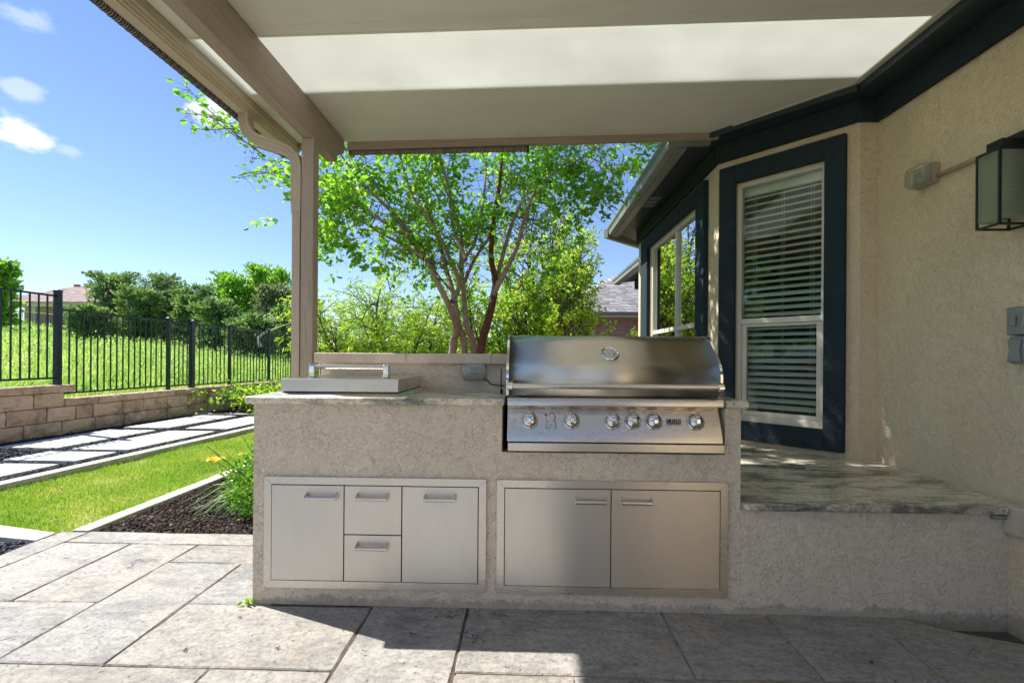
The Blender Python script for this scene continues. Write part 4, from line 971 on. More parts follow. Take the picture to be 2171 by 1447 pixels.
x0, x1, z0, z1 = -.133, .940, .080, .611
ia, ib, ic, id_ = x0+wi+.003, x1-wi-.003, z0+wi+.003, z1-wi-.003
door_unit(x0, x1, z0, z1, 'darker steel cabinet unit with two wide doors below the grill', [('door', ia, .398, ic, id_, .305), ('door', .402, ib, ic, id_, .512)])

# ---- grill
gr = thing('gas_grill', 'large stainless built-in gas grill with closed hood and six knobs', 'grill', (.4, 2.5, .75))
GX0, GX1 = -.092, .908
def cat(pts, n=6):
    out = []
    for i in range(len(pts)-1):
        p0, p1, p2, p3 = [Vector(pts[max(0, min(len(pts)-1, i+k))]) for k in (-1, 0, 1, 2)]
        for j in range(n):
            t = j/n; out.append(tuple(.5*((2*p1)+(-p0+p2)*t+(2*p0-5*p1+4*p2-p3)*t*t+(-p0+3*p1-3*p2+p3)*t**3)))
    out.append(tuple(pts[-1])); return out
front = [(2.308, 1.004), (2.292, 1.05), (2.290, 1.10), (2.300, 1.135), (2.315, 1.160), (2.36, 1.205), (2.405, 1.247), (2.435, 1.272), (2.475, 1.290), (2.52, 1.296)]
hp = cat(front, 4)+[(2.72, 1.296), (2.80, 1.24), (2.81, 1.004)]
m = MB(); m.prism(hp, GX0+.012, GX1-.012, lambda u, v, t: (t, u, v)); hood = m.build('hood', 'steel_hood', gr)
for p in hood.data.polygons: p.use_smooth = len(p.vertices) == 4
for xa, xb in ((GX0, GX0+.0115), (GX1-.0115, GX1)):
    hp2 = [(u-(.003 if v < 1.29 else 0), v+.002) for u, v in hp]
    m = MB(); m.prism(hp2, xa, xb, lambda u, v, t: (t, u, v)); m.build('hood_side_trim', 'chrome', hood)
# firebox front lip, vent strip, control panel, drip tray front
m = MB(); m.prism([(2.315, .9985), (2.285, .996), (2.279, .988), (2.280, .962), (2.287, .958), (2.36, .958), (2.8, .97), (2.8, .9985)], GX0+.006, GX1+.002, lambda u, v, t: (t, u, v)); m.build('front_lip', 'steel_x', gr, bevel=.002)
PT, PB = Vector((2.335, .938)), Vector((2.283, .828))
m = MB(); m.prism([(2.288, .9575), (2.333, .939), (2.40, .939), (2.40, .9575)], GX0+.006, GX1-.004, lambda u, v, t: (t, u, v)); vs_ = m.build('vent_strip', 'steel_x', gr)
m = MB()
vd = Vector((2.333-2.288, .939-.9575)).normalized(); vm_ = Vector((2.311, .9480))
nn = Vector((vd.y, -vd.x)); nn = nn if nn.x < 0 else -nn
for i in range(11):
    xa = GX0+.035+i*.0875
    a = vm_-vd*.003+nn*.0008; b = vm_+vd*.003+nn*.0008
    m.add([(xa, a.x, a.y), (xa+.058, a.x, a.y), (xa+.058, b.x, b.y), (xa, b.x, b.y)], [(0, 1, 2, 3)])
m.build('vent_slot', 'black', gr, recalc=False)
m = MB(); m.prism([(PT.x, PT.y), (PB.x, PB.y), (2.277, .795), (2.45, .795), (2.45, .938)], GX0+.006, GX1-.002, lambda u, v, t: (t, u, v)); cp = m.build('control_panel', 'steel_x', gr, bevel=.0015)
m = MB(); m.box(GX0+.010, GX1+.004, 2.270, 2.45, .752, .790); m.build('drip_tray', 'steel_x', gr, bevel=.0025)
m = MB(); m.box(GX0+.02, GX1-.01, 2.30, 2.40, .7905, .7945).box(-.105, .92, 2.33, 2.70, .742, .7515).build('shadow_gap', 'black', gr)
# handle
m = MB(); m.tube([(GX0+.022, 2.225, 1.056), (GX1-.030, 2.225, 1.056)], .0125, 20); m.build('handle', 'steel_x', gr)
for s, xa in ((-1, GX0+.012), (1, GX1-.040)):
    m = MB(); m.prism([(2.293, 1.083), (2.255, 1.076), (2.222, 1.072), (2.209, 1.060), (2.210, 1.046), (2.225, 1.038), (2.26, 1.036), (2.293, 1.026)], xa-.006, xa+.020, lambda u, v, t: (t, u, v)); m.build('handle_bracket', 'chrome', gr, bevel=.003)
# thermometer
tcn = Vector((2.358, 1.203)); tn = Vector((-.68, .73)).normalized(); cx_ = .398
m = MB(); m.lathe([(.045, -.004), (.047, .004), (.043, .012), (.037, .012), (.034, .007), (.001, .007)], (cx_, tcn.x, tcn.y), (0, tn.x, tn.y), 40); th_ = m.build('thermometer', 'chrome', gr, smooth=True)
m = MB(); m.lathe([(.033, .0072), (.033, .0085), (.001, .0086)], (cx_, tcn.x, tcn.y), (0, tn.x, tn.y), 32); m.build('dial', 'white_paint', th_)
ax = Vector((0, tn.x, tn.y)); upv = Vector((0, tn.y, -tn.x)); upv = upv if upv.z > 0 else -upv; c0 = Vector((cx_, tcn.x, tcn.y))
def dline(m, a, b, w, h=.0092):
    a = Vector(a); b = Vector(b); d = (b-a).normalized(); n_ = Vector((-d.y, d.x))*w
    m.add([c0+Vector((1, 0, 0))*p.x+upv*p.y+ax*h for p in (a-n_, a+n_, b+n_, b-n_)], [(0, 1, 2, 3)])
m = MB(); dline(m, (-.010, -.010), (.016, .014), .0009)
for i in range(15):
    t = R(-220+260*i/14); dline(m, (.026*math.cos(-t), .026*math.sin(-t)), (.030*math.cos(-t), .030*math.sin(-t)), .0005)
m.build('needle', 'print_black', th_, recalc=False)
m = MB()
for i in range(4):
    t = R(-50+i*13); dline(m, (.023*math.cos(t), .023*math.sin(t)), (.023*math.cos(t+.2), .023*math.sin(t+.2)), .0022)
m.build('red_zone', 'red', th_, recalc=False)
# panel frame helpers
pdn = (PT-PB).normalized(); pn = Vector((-pdn.y, pdn.x)); pn = pn if pn.x < 0 else -pn
def onp(x, h, out=0.0):   # h: height z along the panel
    t = (h-PB.y)/(PT.y-PB.y); p = PB+(PT-PB)*t+pn*out; return Vector((x, p.x, p.y))
for i, x in enumerate((.018, .215, .407, .500, .598, .791)):
    c = onp(x, .888); axn = (0, pn.x, pn.y)
    m = MB(); m.lathe([(.0405, .0005), (.0405, .006), (.037, .011), (.0335, .011), (.0335, .007), (.001, .007)], c, axn, 32); bz = m.build('knob', 'chrome', gr, smooth=True)
    m = MB(); m.lathe([(.0325, .008), (.0325, .015), (.0335, .0155), (.033, .018), (.030, .026), (.022, .031), (.012, .033), (.001, .0335)], c, axn, 32); m.build('knob_dome', 'chrome', bz, smooth=True)
    m = MB(); up2 = Vector((0, pdn.x, pdn.y)); out = Vector(axn)
    prf = [(-.026, .020), (-.022, .042), (-.004, .050), (.022, .050), (.033, .044), (.034, .018)]
    V_ = [c+up2*a+out*b+Vector((-.0095, 0, 0)) for a, b in prf]+[c+up2*a+out*b+Vector((.0095, 0, 0)) for a, b in prf]; n_ = 6
    m.add(V_, [tuple(range(n_)), tuple(reversed(range(n_, 2*n_)))]+[(k, (k+1) % n_, n_+(k+1) % n_, n_+k) for k in range(n_)]); m.build('knob_grip', 'chrome', bz, bevel=.003, seg=3)
    m = MB()
    for a, b in (((-.005, .004), (.006, -.002)), ((-.005, .004), (.004, .010))):
        q = [c+up2*(.008+p[1])+Vector((p[0], 0, 0))+out*.0506 for p in (a, b)]; dd = (q[1]-q[0]).normalized(); sd = dd.cross(out)*.0008
        m.add([q[0]-sd, q[0]+sd, q[1]+sd, q[1]-sd], [(0, 1, 2, 3)])
    m.build('knob_mark', 'print_black', bz, recalc=False)
m = MB(); m.lathe([(.006, .0), (.006, .006), (.003, .010), (.001, .010)], onp(-.052, .888), (0, pn.x, pn.y), 14); m.build('igniter_button', 'steel_x', gr, smooth=True)
# emblem: a standing lion outline (strokes) with red tongue
def stroke(m, pts, w, out=.0012, cx0=.118, sc=1.0):
    q = [onp(cx0+a, .888+b, out) for a, b in pts]; axn = Vector((0, pn.x, pn.y))
    for a, b in zip(q, q[1:]):
        sd = (b-a).normalized().cross(axn)*w; m.add([a-sd, a+sd, b+sd, b-sd], [(0, 1, 2, 3)])
k = 1/7.24/450
def cp_(l): return [((a-775)*k, -(b-440)*k*.97) for a, b in l]
m = MB()
for l in ([(745, 345), (775, 325), (805, 325), (825, 345), (845, 370), (855, 395)], [(840, 365), (845, 400), (820, 440), (815, 455), (850, 440), (858, 460), (840, 480)],
          [(700, 400), (710, 430)], [(690, 350), (705, 375)], [(745, 440), (720, 465), (700, 470), (705, 500), (715, 510)], [(790, 485), (770, 505), (765, 530), (745, 552), (700, 555)],
          [(855, 500), (858, 550), (825, 560)], [(840, 480), (850, 510)], [(760, 365), (755, 372)], [(808, 510), (822, 525)], [(700, 530), (705, 552)], [(745, 345), (752, 352)], [(830, 400), (825, 430)]):
    stroke(m, cp_(l), .0011)
m.build('lion_emblem', 'print_black', cp, recalc=False)
m = MB(); stroke(m, cp_([(690, 335), (712, 372)]), .0030); stroke(m, cp_([(682, 352), (718, 350)]), .0030, .0014); m.build('emblem_flame', 'red', cp, recalc=False)
# name badge
m = MB(); q = [onp(.691+a, .890+b, .0012) for a, b in ((-.034, -.010), (.034, -.010), (.034, .011), (-.034, .011))]; m.add(q, [(0, 1, 2, 3)]); bd = m.build('name_badge', 'print_black', cp, recalc=False)
def rectp(m, x0, x1, z0, z1, out=.0020): m.add([onp(.691+a, .8905+b, out) for a, b in ((x0, z0), (x1, z0), (x1, z1), (x0, z1))], [(0, 1, 2, 3)])
m = MB(); h0, h1 = -.0075, .0085; s_ = .0012
rectp(m, -.029, -.0255, h0, h1); rectp(m, -.031, -.0235, h1-s_, h1); rectp(m, -.031, -.017, h0, h0+s_); rectp(m, -.0185, -.017, h0, h0+.005)       # L
rectp(m, -.0125, -.009, h0, h1); rectp(m, -.0148, -.0067, h1-s_, h1); rectp(m, -.0148, -.0067, h0, h0+s_)                                          # I
for i in range(16):                                                                                                                                  # O
    a, b = 2*math.pi*i/16, 2*math.pi*(i+1)/16; V_ = []
    for t, r1, r2 in ((a, .0085, .0085), (b, .0085, .0085)): V_ += [(.004+math.cos(t)*.0085, .0005+math.sin(t)*.0084), (.004+math.cos(t)*.0048, .0005+math.sin(t)*.0070)]
    m.add([onp(.691+p[0], .8905+p[1], .0020) for p in (V_[0], V_[2], V_[3], V_[1])], [(0, 1, 2, 3)])
rectp(m, .0165, .0183, h0, h1); rectp(m, .0283, .0300, h0, h1); rectp(m, .0145, .0200, h0, h0+s_); rectp(m, .0260, .0320, h1-s_, h1); rectp(m, .0145, .0190, h1-s_, h1)
m.add([onp(.691+a, .8905+b, .0021) for a, b in ((.0160, h1), (.0205, h1), (.0298, h0), (.0262, h0))], [(0, 1, 2, 3)])                              # N
m.build('badge_letters', 'white_paint', bd, recalc=False)
cu_ = bpy.data.curves.new('t', 'FONT'); cu_.body = 'PREMIUM GRILLS'; cu_.size = .0088; cu_.align_x = 'CENTER'
to = bpy.data.objects.new('t', cu_); me = bpy.data.meshes.new_from_object(to); bpy.data.objects.remove(to)
V_ = [onp(.691+v.co.x, .8735+v.co.y, .0016) for v in me.vertices]; m = MB(); m.add(V_, [tuple(p.vertices) for p in me.polygons]); m.build('badge_tagline', 'red', cp, recalc=False)

# ---- side burner with flat lid
sb = thing('side_burner', 'flat square-lidded stainless side burner with a bar handle on the counter', 'side burner', (-.9, 2.6, .992))
m = MB(); V_ = [(-1.222, 2.325, .9922), (-.590, 2.325, .9922), (-.545, 2.895, .9922), (-1.222, 2.895, .9922)]
m.add([(-1.225, 2.325, .9925), (-.588, 2.325, .9925), (-.588, 2.90, .9925), (-1.225, 2.90, .9925), (-1.200, 2.352, 1.006), (-.612, 2.352, 1.006), (-.612, 2.88, 1.006), (-1.200, 2.88, 1.006)],
      [(0, 3, 2, 1), (4, 5, 6, 7), (0, 1, 5, 4), (1, 2, 6, 5), (2, 3, 7, 6), (3, 0, 4, 7)]); m.build('flange', 'steel_x', sb, bevel=.001)
MB().box(-1.19, -.622, 2.362, 2.87, 1.0062, 1.011).build('gasket', 'black', sb)
MB().box(-1.196, -.617, 2.358, 2.875, 1.0112, 1.074).build('lid', 'steel_x', sb, bevel=.003)
for x in (-1.108, -.722):
    m = MB(); m.prism([(2.50, 1.0745), (2.56, 1.0745), (2.548, 1.118), (2.530, 1.142), (2.512, 1.146), (2.502, 1.136), (2.500, 1.11)], x-.014, x+.014, lambda u, v, t: (t, u, v)); m.build('handle_bracket', 'chrome', sb, bevel=.004, seg=3)
m = MB(); m.tube([(-1.094, 2.522, 1.130), (-.736, 2.522, 1.130)], .011, 16); m.build('handle', 'steel_x', sb)

# ---- outlets, cable, lantern
def bubble_cover(name, label, c, nrm, w, h, d, boxd):
    t = thing(name, label, 'outlet cover', c); n_ = Vector(nrm); side = Vector((0, 0, 1)).cross(n_).normalized(); c = Vector(c)
    def pt(a, o, z): return c+side*a+n_*o+Vector((0, 0, z))
    m = MB(pt); m.box(-w*.46, w*.46, 0, boxd, -h*.45, h*.45); m.build('box', 'cream_box', t, bevel=.004)
    m = MB(pt); m.box(-w*.40, w*.40, boxd, boxd+.012, -h*.40, h*.40); m.build('cover_plate', 'grey_plastic', t, bevel=.003)
    m = MB(pt); V_ = []
    rings = [(1.0, 0), (1.0, .55), (.92, .85), (.72, 1.0)]
    N_ = 20
    for s_, o_ in rings:
        for k in range(N_):
            a = 2*math.pi*k/N_; ca, sa = math.cos(a), math.sin(a); q = .45
            V_.append((math.copysign(abs(ca)**q, ca)*w/2*s_, boxd+.004+o_*d, math.copysign(abs(sa)**q, sa)*h/2*s_))
    m.add(V_, [(i*N_+k, i*N_+(k+1) % N_, (i+1)*N_+(k+1) % N_, (i+1)*N_+k) for i in range(3) for k in range(N_)]+[tuple(range(3*N_, 4*N_))]); m.build('bubble', 'bubble', t, bevel=.002)
    m = MB(pt); m.box(-.02, .02, boxd+.012, boxd+.035, -.015, .015); m.build('plug', 'black', t, bevel=.004)
    return t
bubble_cover('outlet_cover', 'clear bubble outlet cover on the splash wall left of the grill', (-.305, 2.9200, 1.096), (0, -1, 0), .150, .105, .05, .006)
m = MB(); m.tube([(-.245, 2.86, 1.055), (-.22, 2.85, 1.045), (-.205, 2.85, 1.025), (-.15, 2.84, 1.02), (-.125, 2.83, 1.02)], .004, 8)
tag(m.build('power_cable', 'black', smooth=True), 'black cable running from the splash wall outlet to the grill', 'cable')
tb = thing('rotisserie_bracket', 'thin dark rotisserie rod bracket standing beside the grill hood', 'bracket', (-.125, 2.62, .992))
MB().box(-.134, -.128, 2.60, 2.606, 1.0, 1.12).box(-.136, -.122, 2.60, 2.62, .993, 1.012).build('rod', 'black', tb)
bubble_cover('outlet_cover', 'clear bubble outlet cover high on the tan house wall', (2.2995, 2.87, 2.235), (-1, 0, 0), .155, .125, .055, .040)
m = MB(); m.tube([(2.283, 2.80, 2.212), (2.283, 2.20, 2.208)], .012, 14); tag(m.build('conduit', 'cream_box', smooth=True), 'thin tan conduit running along the wall to the lantern', 'conduit')
lt = thing('wall_lantern', 'black square wall lantern with pressed glass panes', 'wall lantern', (2.2, 2.33, 1.8))
lx0, lx1, ly0, ly1, lz0, lz1 = 2.13, 2.285, 2.275, 2.395, 1.800, 2.150; w = .0095
m = MB()
for x in (lx0, lx1-w):
    for y in (ly0, ly1-w): m.box(x, x+w, y, y+w, lz0, lz1)
for z in (lz0, lz1-w):
    m.box(lx0+w, lx1-w, ly0, ly0+w, z, z+w).box(lx0+w, lx1-w, ly1-w, ly1, z, z+w).box(lx0, lx0+w, ly0+w, ly1-w, z, z+w).box(lx1-w, lx1, ly0+w, ly1-w, z, z+w)
m.build('frame', 'lamp_metal', lt)
MB().box(lx0+.004, lx1-.002, ly0+.004, ly1-.004, lz1-.004, lz1+.004).box(lx0+.03, lx1+.0, ly0+.02, ly1-.02, lz1+.0045, lz1+.05).build('cap', 'lamp_metal', lt, bevel=.002)
MB().box(2.262, 2.2995, 2.25, 2.42, 1.86, 2.24).build('back_plate', 'lamp_metal', lt, bevel=.003)
MB().box(lx0+.003, lx0+.006, ly0+w, ly1-w, lz0+.028, lz1-w).build('pane', 'lamp_glass', lt)
MB().box(lx0+w, lx1-w, ly0+.003, ly0+.006, lz0+.028, lz1-w).build('pane', 'lamp_glass', lt)
MB().box(lx0+w, lx1-w, ly1-.006, ly1-.003, lz0+.028, lz1-w).build('pane', 'lamp_glass', lt)
m = MB(); m.lathe([(.016, 0), (.018, .05), (.012, .06), (.022, .10), (.012, .13), (.001, .135)], (2.21, 2.335, 1.93), (0, 0, 1), 16); m.build('bulb', 'white_paint', lt, smooth=True)
sw = thing('switch_box', 'grey weatherproof switch and outlet box on the tan wall below the lantern', 'outlet box', (2.28, 2.34, 1.3))
MB().box(2.262, 2.2995, 2.300, 2.380, 1.305, 1.435).build('switch_cover', 'grey_plastic', sw, bevel=.006)
MB().box(2.250, 2.2615, 2.329, 2.351, 1.345, 1.395).build('switch_lever', 'grey_plastic', sw, bevel=.003)
MB().box(2.268, 2.2995, 2.300, 2.376, 1.172, 1.298).build('outlet_flap', 'grey_plastic', sw, bevel=.008, seg=3)
m = MB(); m.prism([(2.307, 1.18), (2.369, 1.18), (2.360, 1.235), (2.369, 1.285), (2.307, 1.285), (2.316, 1.235)], 2.254, 2.2675, lambda u, v, t: (t, u, v)); m.build('flap_ridge', 'grey_plastic', sw, bevel=.004)
m = MB(); m.tube([(2.13, 2.300, .474), (2.211, 2.298, .472)], .010, 12); tag(m.build('pipe_stub', 'grey_plastic', smooth=True), 'short grey pipe stub poking out under the right end of the bench top', 'pipe')

n = 16; c_ = rng.normal(0, 1, (n, 3))*np.array([.014, .010, .006])+np.array([-1.315, 2.295, .012])
V, F = leaves(c_, rng.normal(size=(n, 3))+np.array([0, 0, .6]), .026, .014); sp_ = thing('weed_sprout', 'tiny pale green weed at the foot of the island corner', 'weed', (-1.315, 2.295, 0))
raw('foliage', V, F, 'leaf_pear', sp_)
# ================================================================ PLANTS AND TREES
def tubes(segs, name, mat, parent):
    """segs: list of (points, radii, sides)"""
    m = MB()
    for pts, rs, sd in segs: m.tube(pts, rs, sd, False)
    return m.build(name, mat, parent, smooth=True, recalc=False)
def px(u, v, y):     # yard point seen at photo pixel (u,v) on the plane at depth y
    du = u-1085.5; dv = 754.8-v; c, s = math.cos(ro), math.sin(ro); a = du*c-dv*s; b = du*s+dv*c
    d = rv*a+fv*1040+uv_*b; return Vector((0, 0, 1.19))+d*(y/d.y)
def twigs(base, dirs, L, nleaf, leaf, seg, twigr, spread=.5, droop=0.0):
    """fine twigs leaving points; returns twig segments and leaf positions/directions"""
    S_ = []; LP = []; LD = []
    for p, d in zip(base, dirs):
        p = Vector(p); d = Vector(d).normalized(); l = L*random.uniform(.5, 1.25); q = [p]; k = 4
        for i in range(k):
            d = (d+Vector((random.gauss(0, .22), random.gauss(0, .22), random.gauss(0, .16)-droop))).normalized(); q.append(q[-1]+d*l/k)
        S_.append((q, [twigr, twigr*.8, twigr*.6, twigr*.45, twigr*.25], 3))
        for i in range(nleaf):
            t = random.uniform(.12, 1)*k; j = min(int(t), k-1); w = q[j]+(q[j+1]-q[j])*(t-j)
            w = w+Vector((random.gauss(0, leaf*.45), random.gauss(0, leaf*.45), random.gauss(0, leaf*.45)))
            LP.append(w); LD.append(d*.7+Vector((random.gauss(0, 1), random.gauss(0, 1), random.gauss(0, .6))))
    return S_, LP, LD
# -- crape myrtle: stems traced where they stand, about 5 m away
cm = thing('crape_myrtle', 'crape myrtle with smooth fan of bare stems and round green leaves behind the grill wall', 'tree', (-.6, 5.2, 0))
limbs = [
 ([(955, 900), (962, 747), (965, 700), (950, 650), (925, 590), (900, 545), (860, 500), (800, 460), (720, 410), (668, 370), (600, 330), (520, 300), (440, 240)], .058, .006, -.9),
 ([(925, 590), (905, 548), (850, 470), (780, 400), (735, 345), (690, 270), (650, 180)], .036, .008, -.3),
 ([(982, 900), (984, 747), (972, 690), (958, 620), (945, 560), (930, 500), (905, 440), (880, 370), (845, 300), (800, 180), (780, 60)], .052, .010, .3),
 ([(962, 640), (972, 600), (950, 540), (920, 480), (880, 420), (850, 340), (830, 280), (810, 150)], .036, .008, -.5),
 ([(1010, 900), (1003, 747), (992, 690), (985, 620), (980, 560), (1000, 520), (1020, 470), (1030, 400), (1035, 330), (1050, 270), (1080, 120)], .050, .010, .5),
 ([(978, 570), (975, 500), (955, 430), (932, 370), (905, 300), (890, 180)], .034, .008, .1),
 ([(985, 550), (962, 480), (948, 400), (935, 330), (930, 260), (940, 100)], .028, .007, -.7),
 ([(985, 600), (1010, 545), (1035, 500), (1045, 450), (1080, 380), (1100, 300), (1130, 200)], .028, .007, .7),
 ([(900, 545), (860, 520), (800, 490), (740, 450), (690, 420), (640, 395), (560, 365), (510, 372)], .020, .004, -1.2),
 ([(1040, 640), (1070, 540), (1090, 460), (1120, 400), (1150, 340), (1175, 270), (1220, 150)], .036, .009, .4),
 ([(1045, 625), (1090, 530), (1110, 470), (1140, 400), (1195, 355), (1240, 330), (1290, 290), (1350, 270)], .034, .006, -.4),
 ([(1140, 400), (1165, 340), (1180, 280), (1190, 180)], .022, .007, 0),
 ([(1195, 355), (1240, 390), (1270, 430)], .010, .003, -.2), ([(1240, 330), (1280, 350), (1300, 375)], .010, .003, -.1),
 ([(945, 560), (925, 500), (880, 440), (830, 400), (780, 370)], .018, .005, .8), ([(860, 500), (820, 430), (790, 380), (770, 320)], .018, .005, -.3),
 ([(1020, 470), (1060, 430), (1090, 400), (1130, 370)], .016, .005, .6), ([(958, 620), (940, 600), (905, 555), (850, 540), (800, 525)], .014, .004, .6),
 ([(800, 460), (760, 470), (720, 500), (700, 520)], .010, .003, -.8), ([(1090, 460), (1140, 470), (1180, 480)], .010, .003, .3)]
segs = []; tb_, td_, wgt = [], [], []
for pts, r0, r1, dy in limbs:
    n = len(pts); q = []
    for i, (u, v) in enumerate(pts):
        h = max(0, min(1, (760-v)/480)); q.append(px(u+random.uniform(-4, 4), v, 5.2+dy*h+.12*math.sin(i*1.7+dy)))
    if v: pass
    if pts[0][1] >= 880: q[0].z = -.1
    qq = cat(q, 4); m_ = len(qq); segs.append((qq, [r1+(r0*.86-r1)*(1-i/(m_-1))**1.9 for i in range(m_)], 9))
    for i in range(m_):
        z = qq[i][2]
        if z > 2.05 and qq[i][0] > -1.95:
            k = 3 if r0 < .03 else 2
            for _ in range(k): tb_.append(qq[i]); d = Vector((random.gauss(0, 1), random.gauss(0, 1), random.gauss(.25, .7))); td_.append(d)
tubes(segs, 'trunk', 'bark', cm)
rl = [(1015, 900), (1018, 747), (1040, 660), (1050, 600), (1041, 540), (1048, 460), (1060, 380), (1066, 310), (1078, 240), (1100, 100)]
q = cat([px(u, v, 5.15+.5*max(0, (760-v)/480)) for u, v in rl], 4); q[0] = (q[0][0], q[0][1], -.1)
tubes([(q, [.012+.042*(1-i/(len(q)-1))**1.5 for i in range(len(q))], 9)], 'stem', 'bark_red', cm)['label'] = 'dark red-brown stem leaning at the right of the clump'
for p in q[24:]:
    tb_.append(p); td_.append(Vector((random.gauss(0, 1), random.gauss(0, 1), .4)))
S1, LP, LD = twigs(tb_, td_, .42, 6, .045, 3, .004)
# second order sprays
b2 = []; d2_ = []
for sg in S1:
    for j in (2, 4): b2.append(sg[0][j]); d2_.append(Vector((random.gauss(0, 1), random.gauss(0, 1), random.gauss(0, .6))))
S2, LP2, LD2 = twigs(b2, d2_, .26, 7, .042, 3, .0022, droop=.04)
# canopy above the frame, partly added to block sun
b3 = []; d3 = []
for _ in range(230):
    a = random.uniform(0, 6.28); r = 1.9*math.sqrt(random.random()); b3.append((-.5+r*math.cos(a)*1.25, 4.95+r*math.sin(a)*.45, random.uniform(3.6, 5.0)-.25*r)); d3.append(Vector((random.gauss(0, 1), random.gauss(0, 1), .3)))
for _ in range(230):  # unseen leaf clump added to keep sun off the house wall and bench
    b3.append((random.uniform(-1.1, 1.25), random.uniform(4.0, 4.9), random.uniform(3.45, 4.7))); d3.append(Vector((random.gauss(0, 1), random.gauss(0, 1), .1)))
S3, LP3, LD3 = twigs(b3, d3, .5, 26, .045, 3, .004)
# drooping right and lower sprays seen against the sky
spr = [((1290, 380), .0, .22), ((1280, 430), -.2, .16), ((1310, 320), -.1, .3), ((1355, 318), -.3, .12), ((1240, 420), 0, .35), ((1215, 470), .1, .3), ((1200, 400), .2, .4), ((1150, 540), .1, .18), ((1185, 560), .2, .2),
       ((700, 480), -.6, .45), ((740, 510), -.6, .4), ((780, 550), -.4, .3), ((720, 440), -.5, .5), ((690, 400), -.8, .5), ((820, 530), -.2, .3), ((1000, 470), .3, .2), ((1060, 510), .3, .2), ((860, 420), 0, .4), ((760, 350), -.2, .5)]
b4, d4 = [], []
for (u, v), dy, s in spr:
    for _ in range(9):
        p = px(u, v, 5.2+dy)+Vector((random.gauss(0, s*.45), random.gauss(0, .25), random.gauss(0, s*.35))); b4.append(p); d4.append(Vector((random.gauss(0, 1), random.gauss(0, 1), random.gauss(-.1, .4))))
S4, LP4, LD4 = twigs(b4, d4, .28, 16, .042, 3, .0022, droop=.08)
tubes(S1+S2[::2]+S3+S4, 'twigs', 'bark_dark', cm)
P_ = np.array([tuple(v) for v in LP+LP2+LP3+LP4]); D_ = np.array([tuple(v) for v in LD+LD2+LD3+LD4])
# keep the stem fan open low in the middle
kk = ~((P_[:, 2] < 2.35) & (np.abs(P_[:, 0]+.45) < .55) & (rng.random(len(P_)) < .75)); P_ = P_[kk]; D_ = D_[kk]
fld = np.sin(P_[:, 0]*5.3+1.2*np.sin(P_[:, 2]*4.1))+np.sin(P_[:, 2]*6.1+P_[:, 1]*3.0)+np.sin(P_[:, 1]*5.7+P_[:, 0]*2.2)+rng.normal(0, .45, len(P_))
kk = ((fld > -.6) & ~((np.abs(P_[:, 0]+.35) < .8) & (P_[:, 2] < 2.75) & (rng.random(len(P_)) < .45))) | ((P_[:, 2] > 3.35) & (rng.random(len(P_)) < .9)); P_ = P_[kk]; D_ = D_[kk]
V, F = leaves(P_, D_, rng.uniform(.036, .078, len(P_)), rng.uniform(.024, .044, len(P_)), .15)
tag(raw('crown', V, F, 'leaf_myrtle', cm), kind='stuff')
# big near sprays past the gutter: leaves one by one
leafv = []
for k in range(4):
    V, F = leaves(np.zeros((1, 3)), np.array([[0., 1, .1]]), .052, .030, 0, .12+.06*k); me = bpy.data.meshes.new('leaf'); me.from_pydata([tuple(v) for v in V], [], [tuple(f) for f in F]); me.materials.append(M['leaf_myrtle']); me.update(); leafv.append(me)
def spray(path, y, nl, wid):
    q = cat([px(u, v, y) for u, v in path], 5); segs_ = [(q, [.006-.0045*i/(len(q)-1) for i in range(len(q))], 5)]
    for i in range(nl):
        t = (i+.5)/nl; j = min(int(t*(len(q)-1)), len(q)-2); p = Vector(q[j])
        off = Vector((random.gauss(0, wid), random.gauss(0, wid), random.gauss(0, wid*.75)))
        segs_.append(([p, p+off*.55+Vector((0, 0, .01)), p+off], [.002, .0015, .001], 3))
        o = bpy.data.objects.new('leaf', random.choice(leafv)); col.objects.link(o); o.parent = cm; WL[o] = p+off; o.location = p+off-WL[cm]
        o.rotation_euler = (random.uniform(-.7, .7), random.uniform(-1, 1), random.uniform(0, 6.28)); o.scale = [random.uniform(.8, 1.45)]*3
    return segs_
sg = []
sg += spray([(560, 330), (500, 285), (450, 240), (415, 205), (395, 185)], 4.3, 52, .06)
sg += spray([(540, 300), (480, 262), (430, 245), (385, 240)], 4.35, 44, .055)
sg += spray([(560, 310), (500, 275), (450, 275), (400, 272)], 4.3, 32, .05)
sg += spray([(700, 400), (630, 350), (570, 340), (530, 335)], 4.5, 48, .07)
sg += spray([(640, 360), (580, 365), (540, 370), (505, 378)], 4.4, 46, .06)
sg += spray([(660, 400), (625, 395), (600, 385)], 4.5, 26, .06)
sg += spray([(1250, 380), (1290, 400), (1320, 420)], 4.7, 24, .06)
tubes(sg, 'side_branches', 'bark_dark', cm)

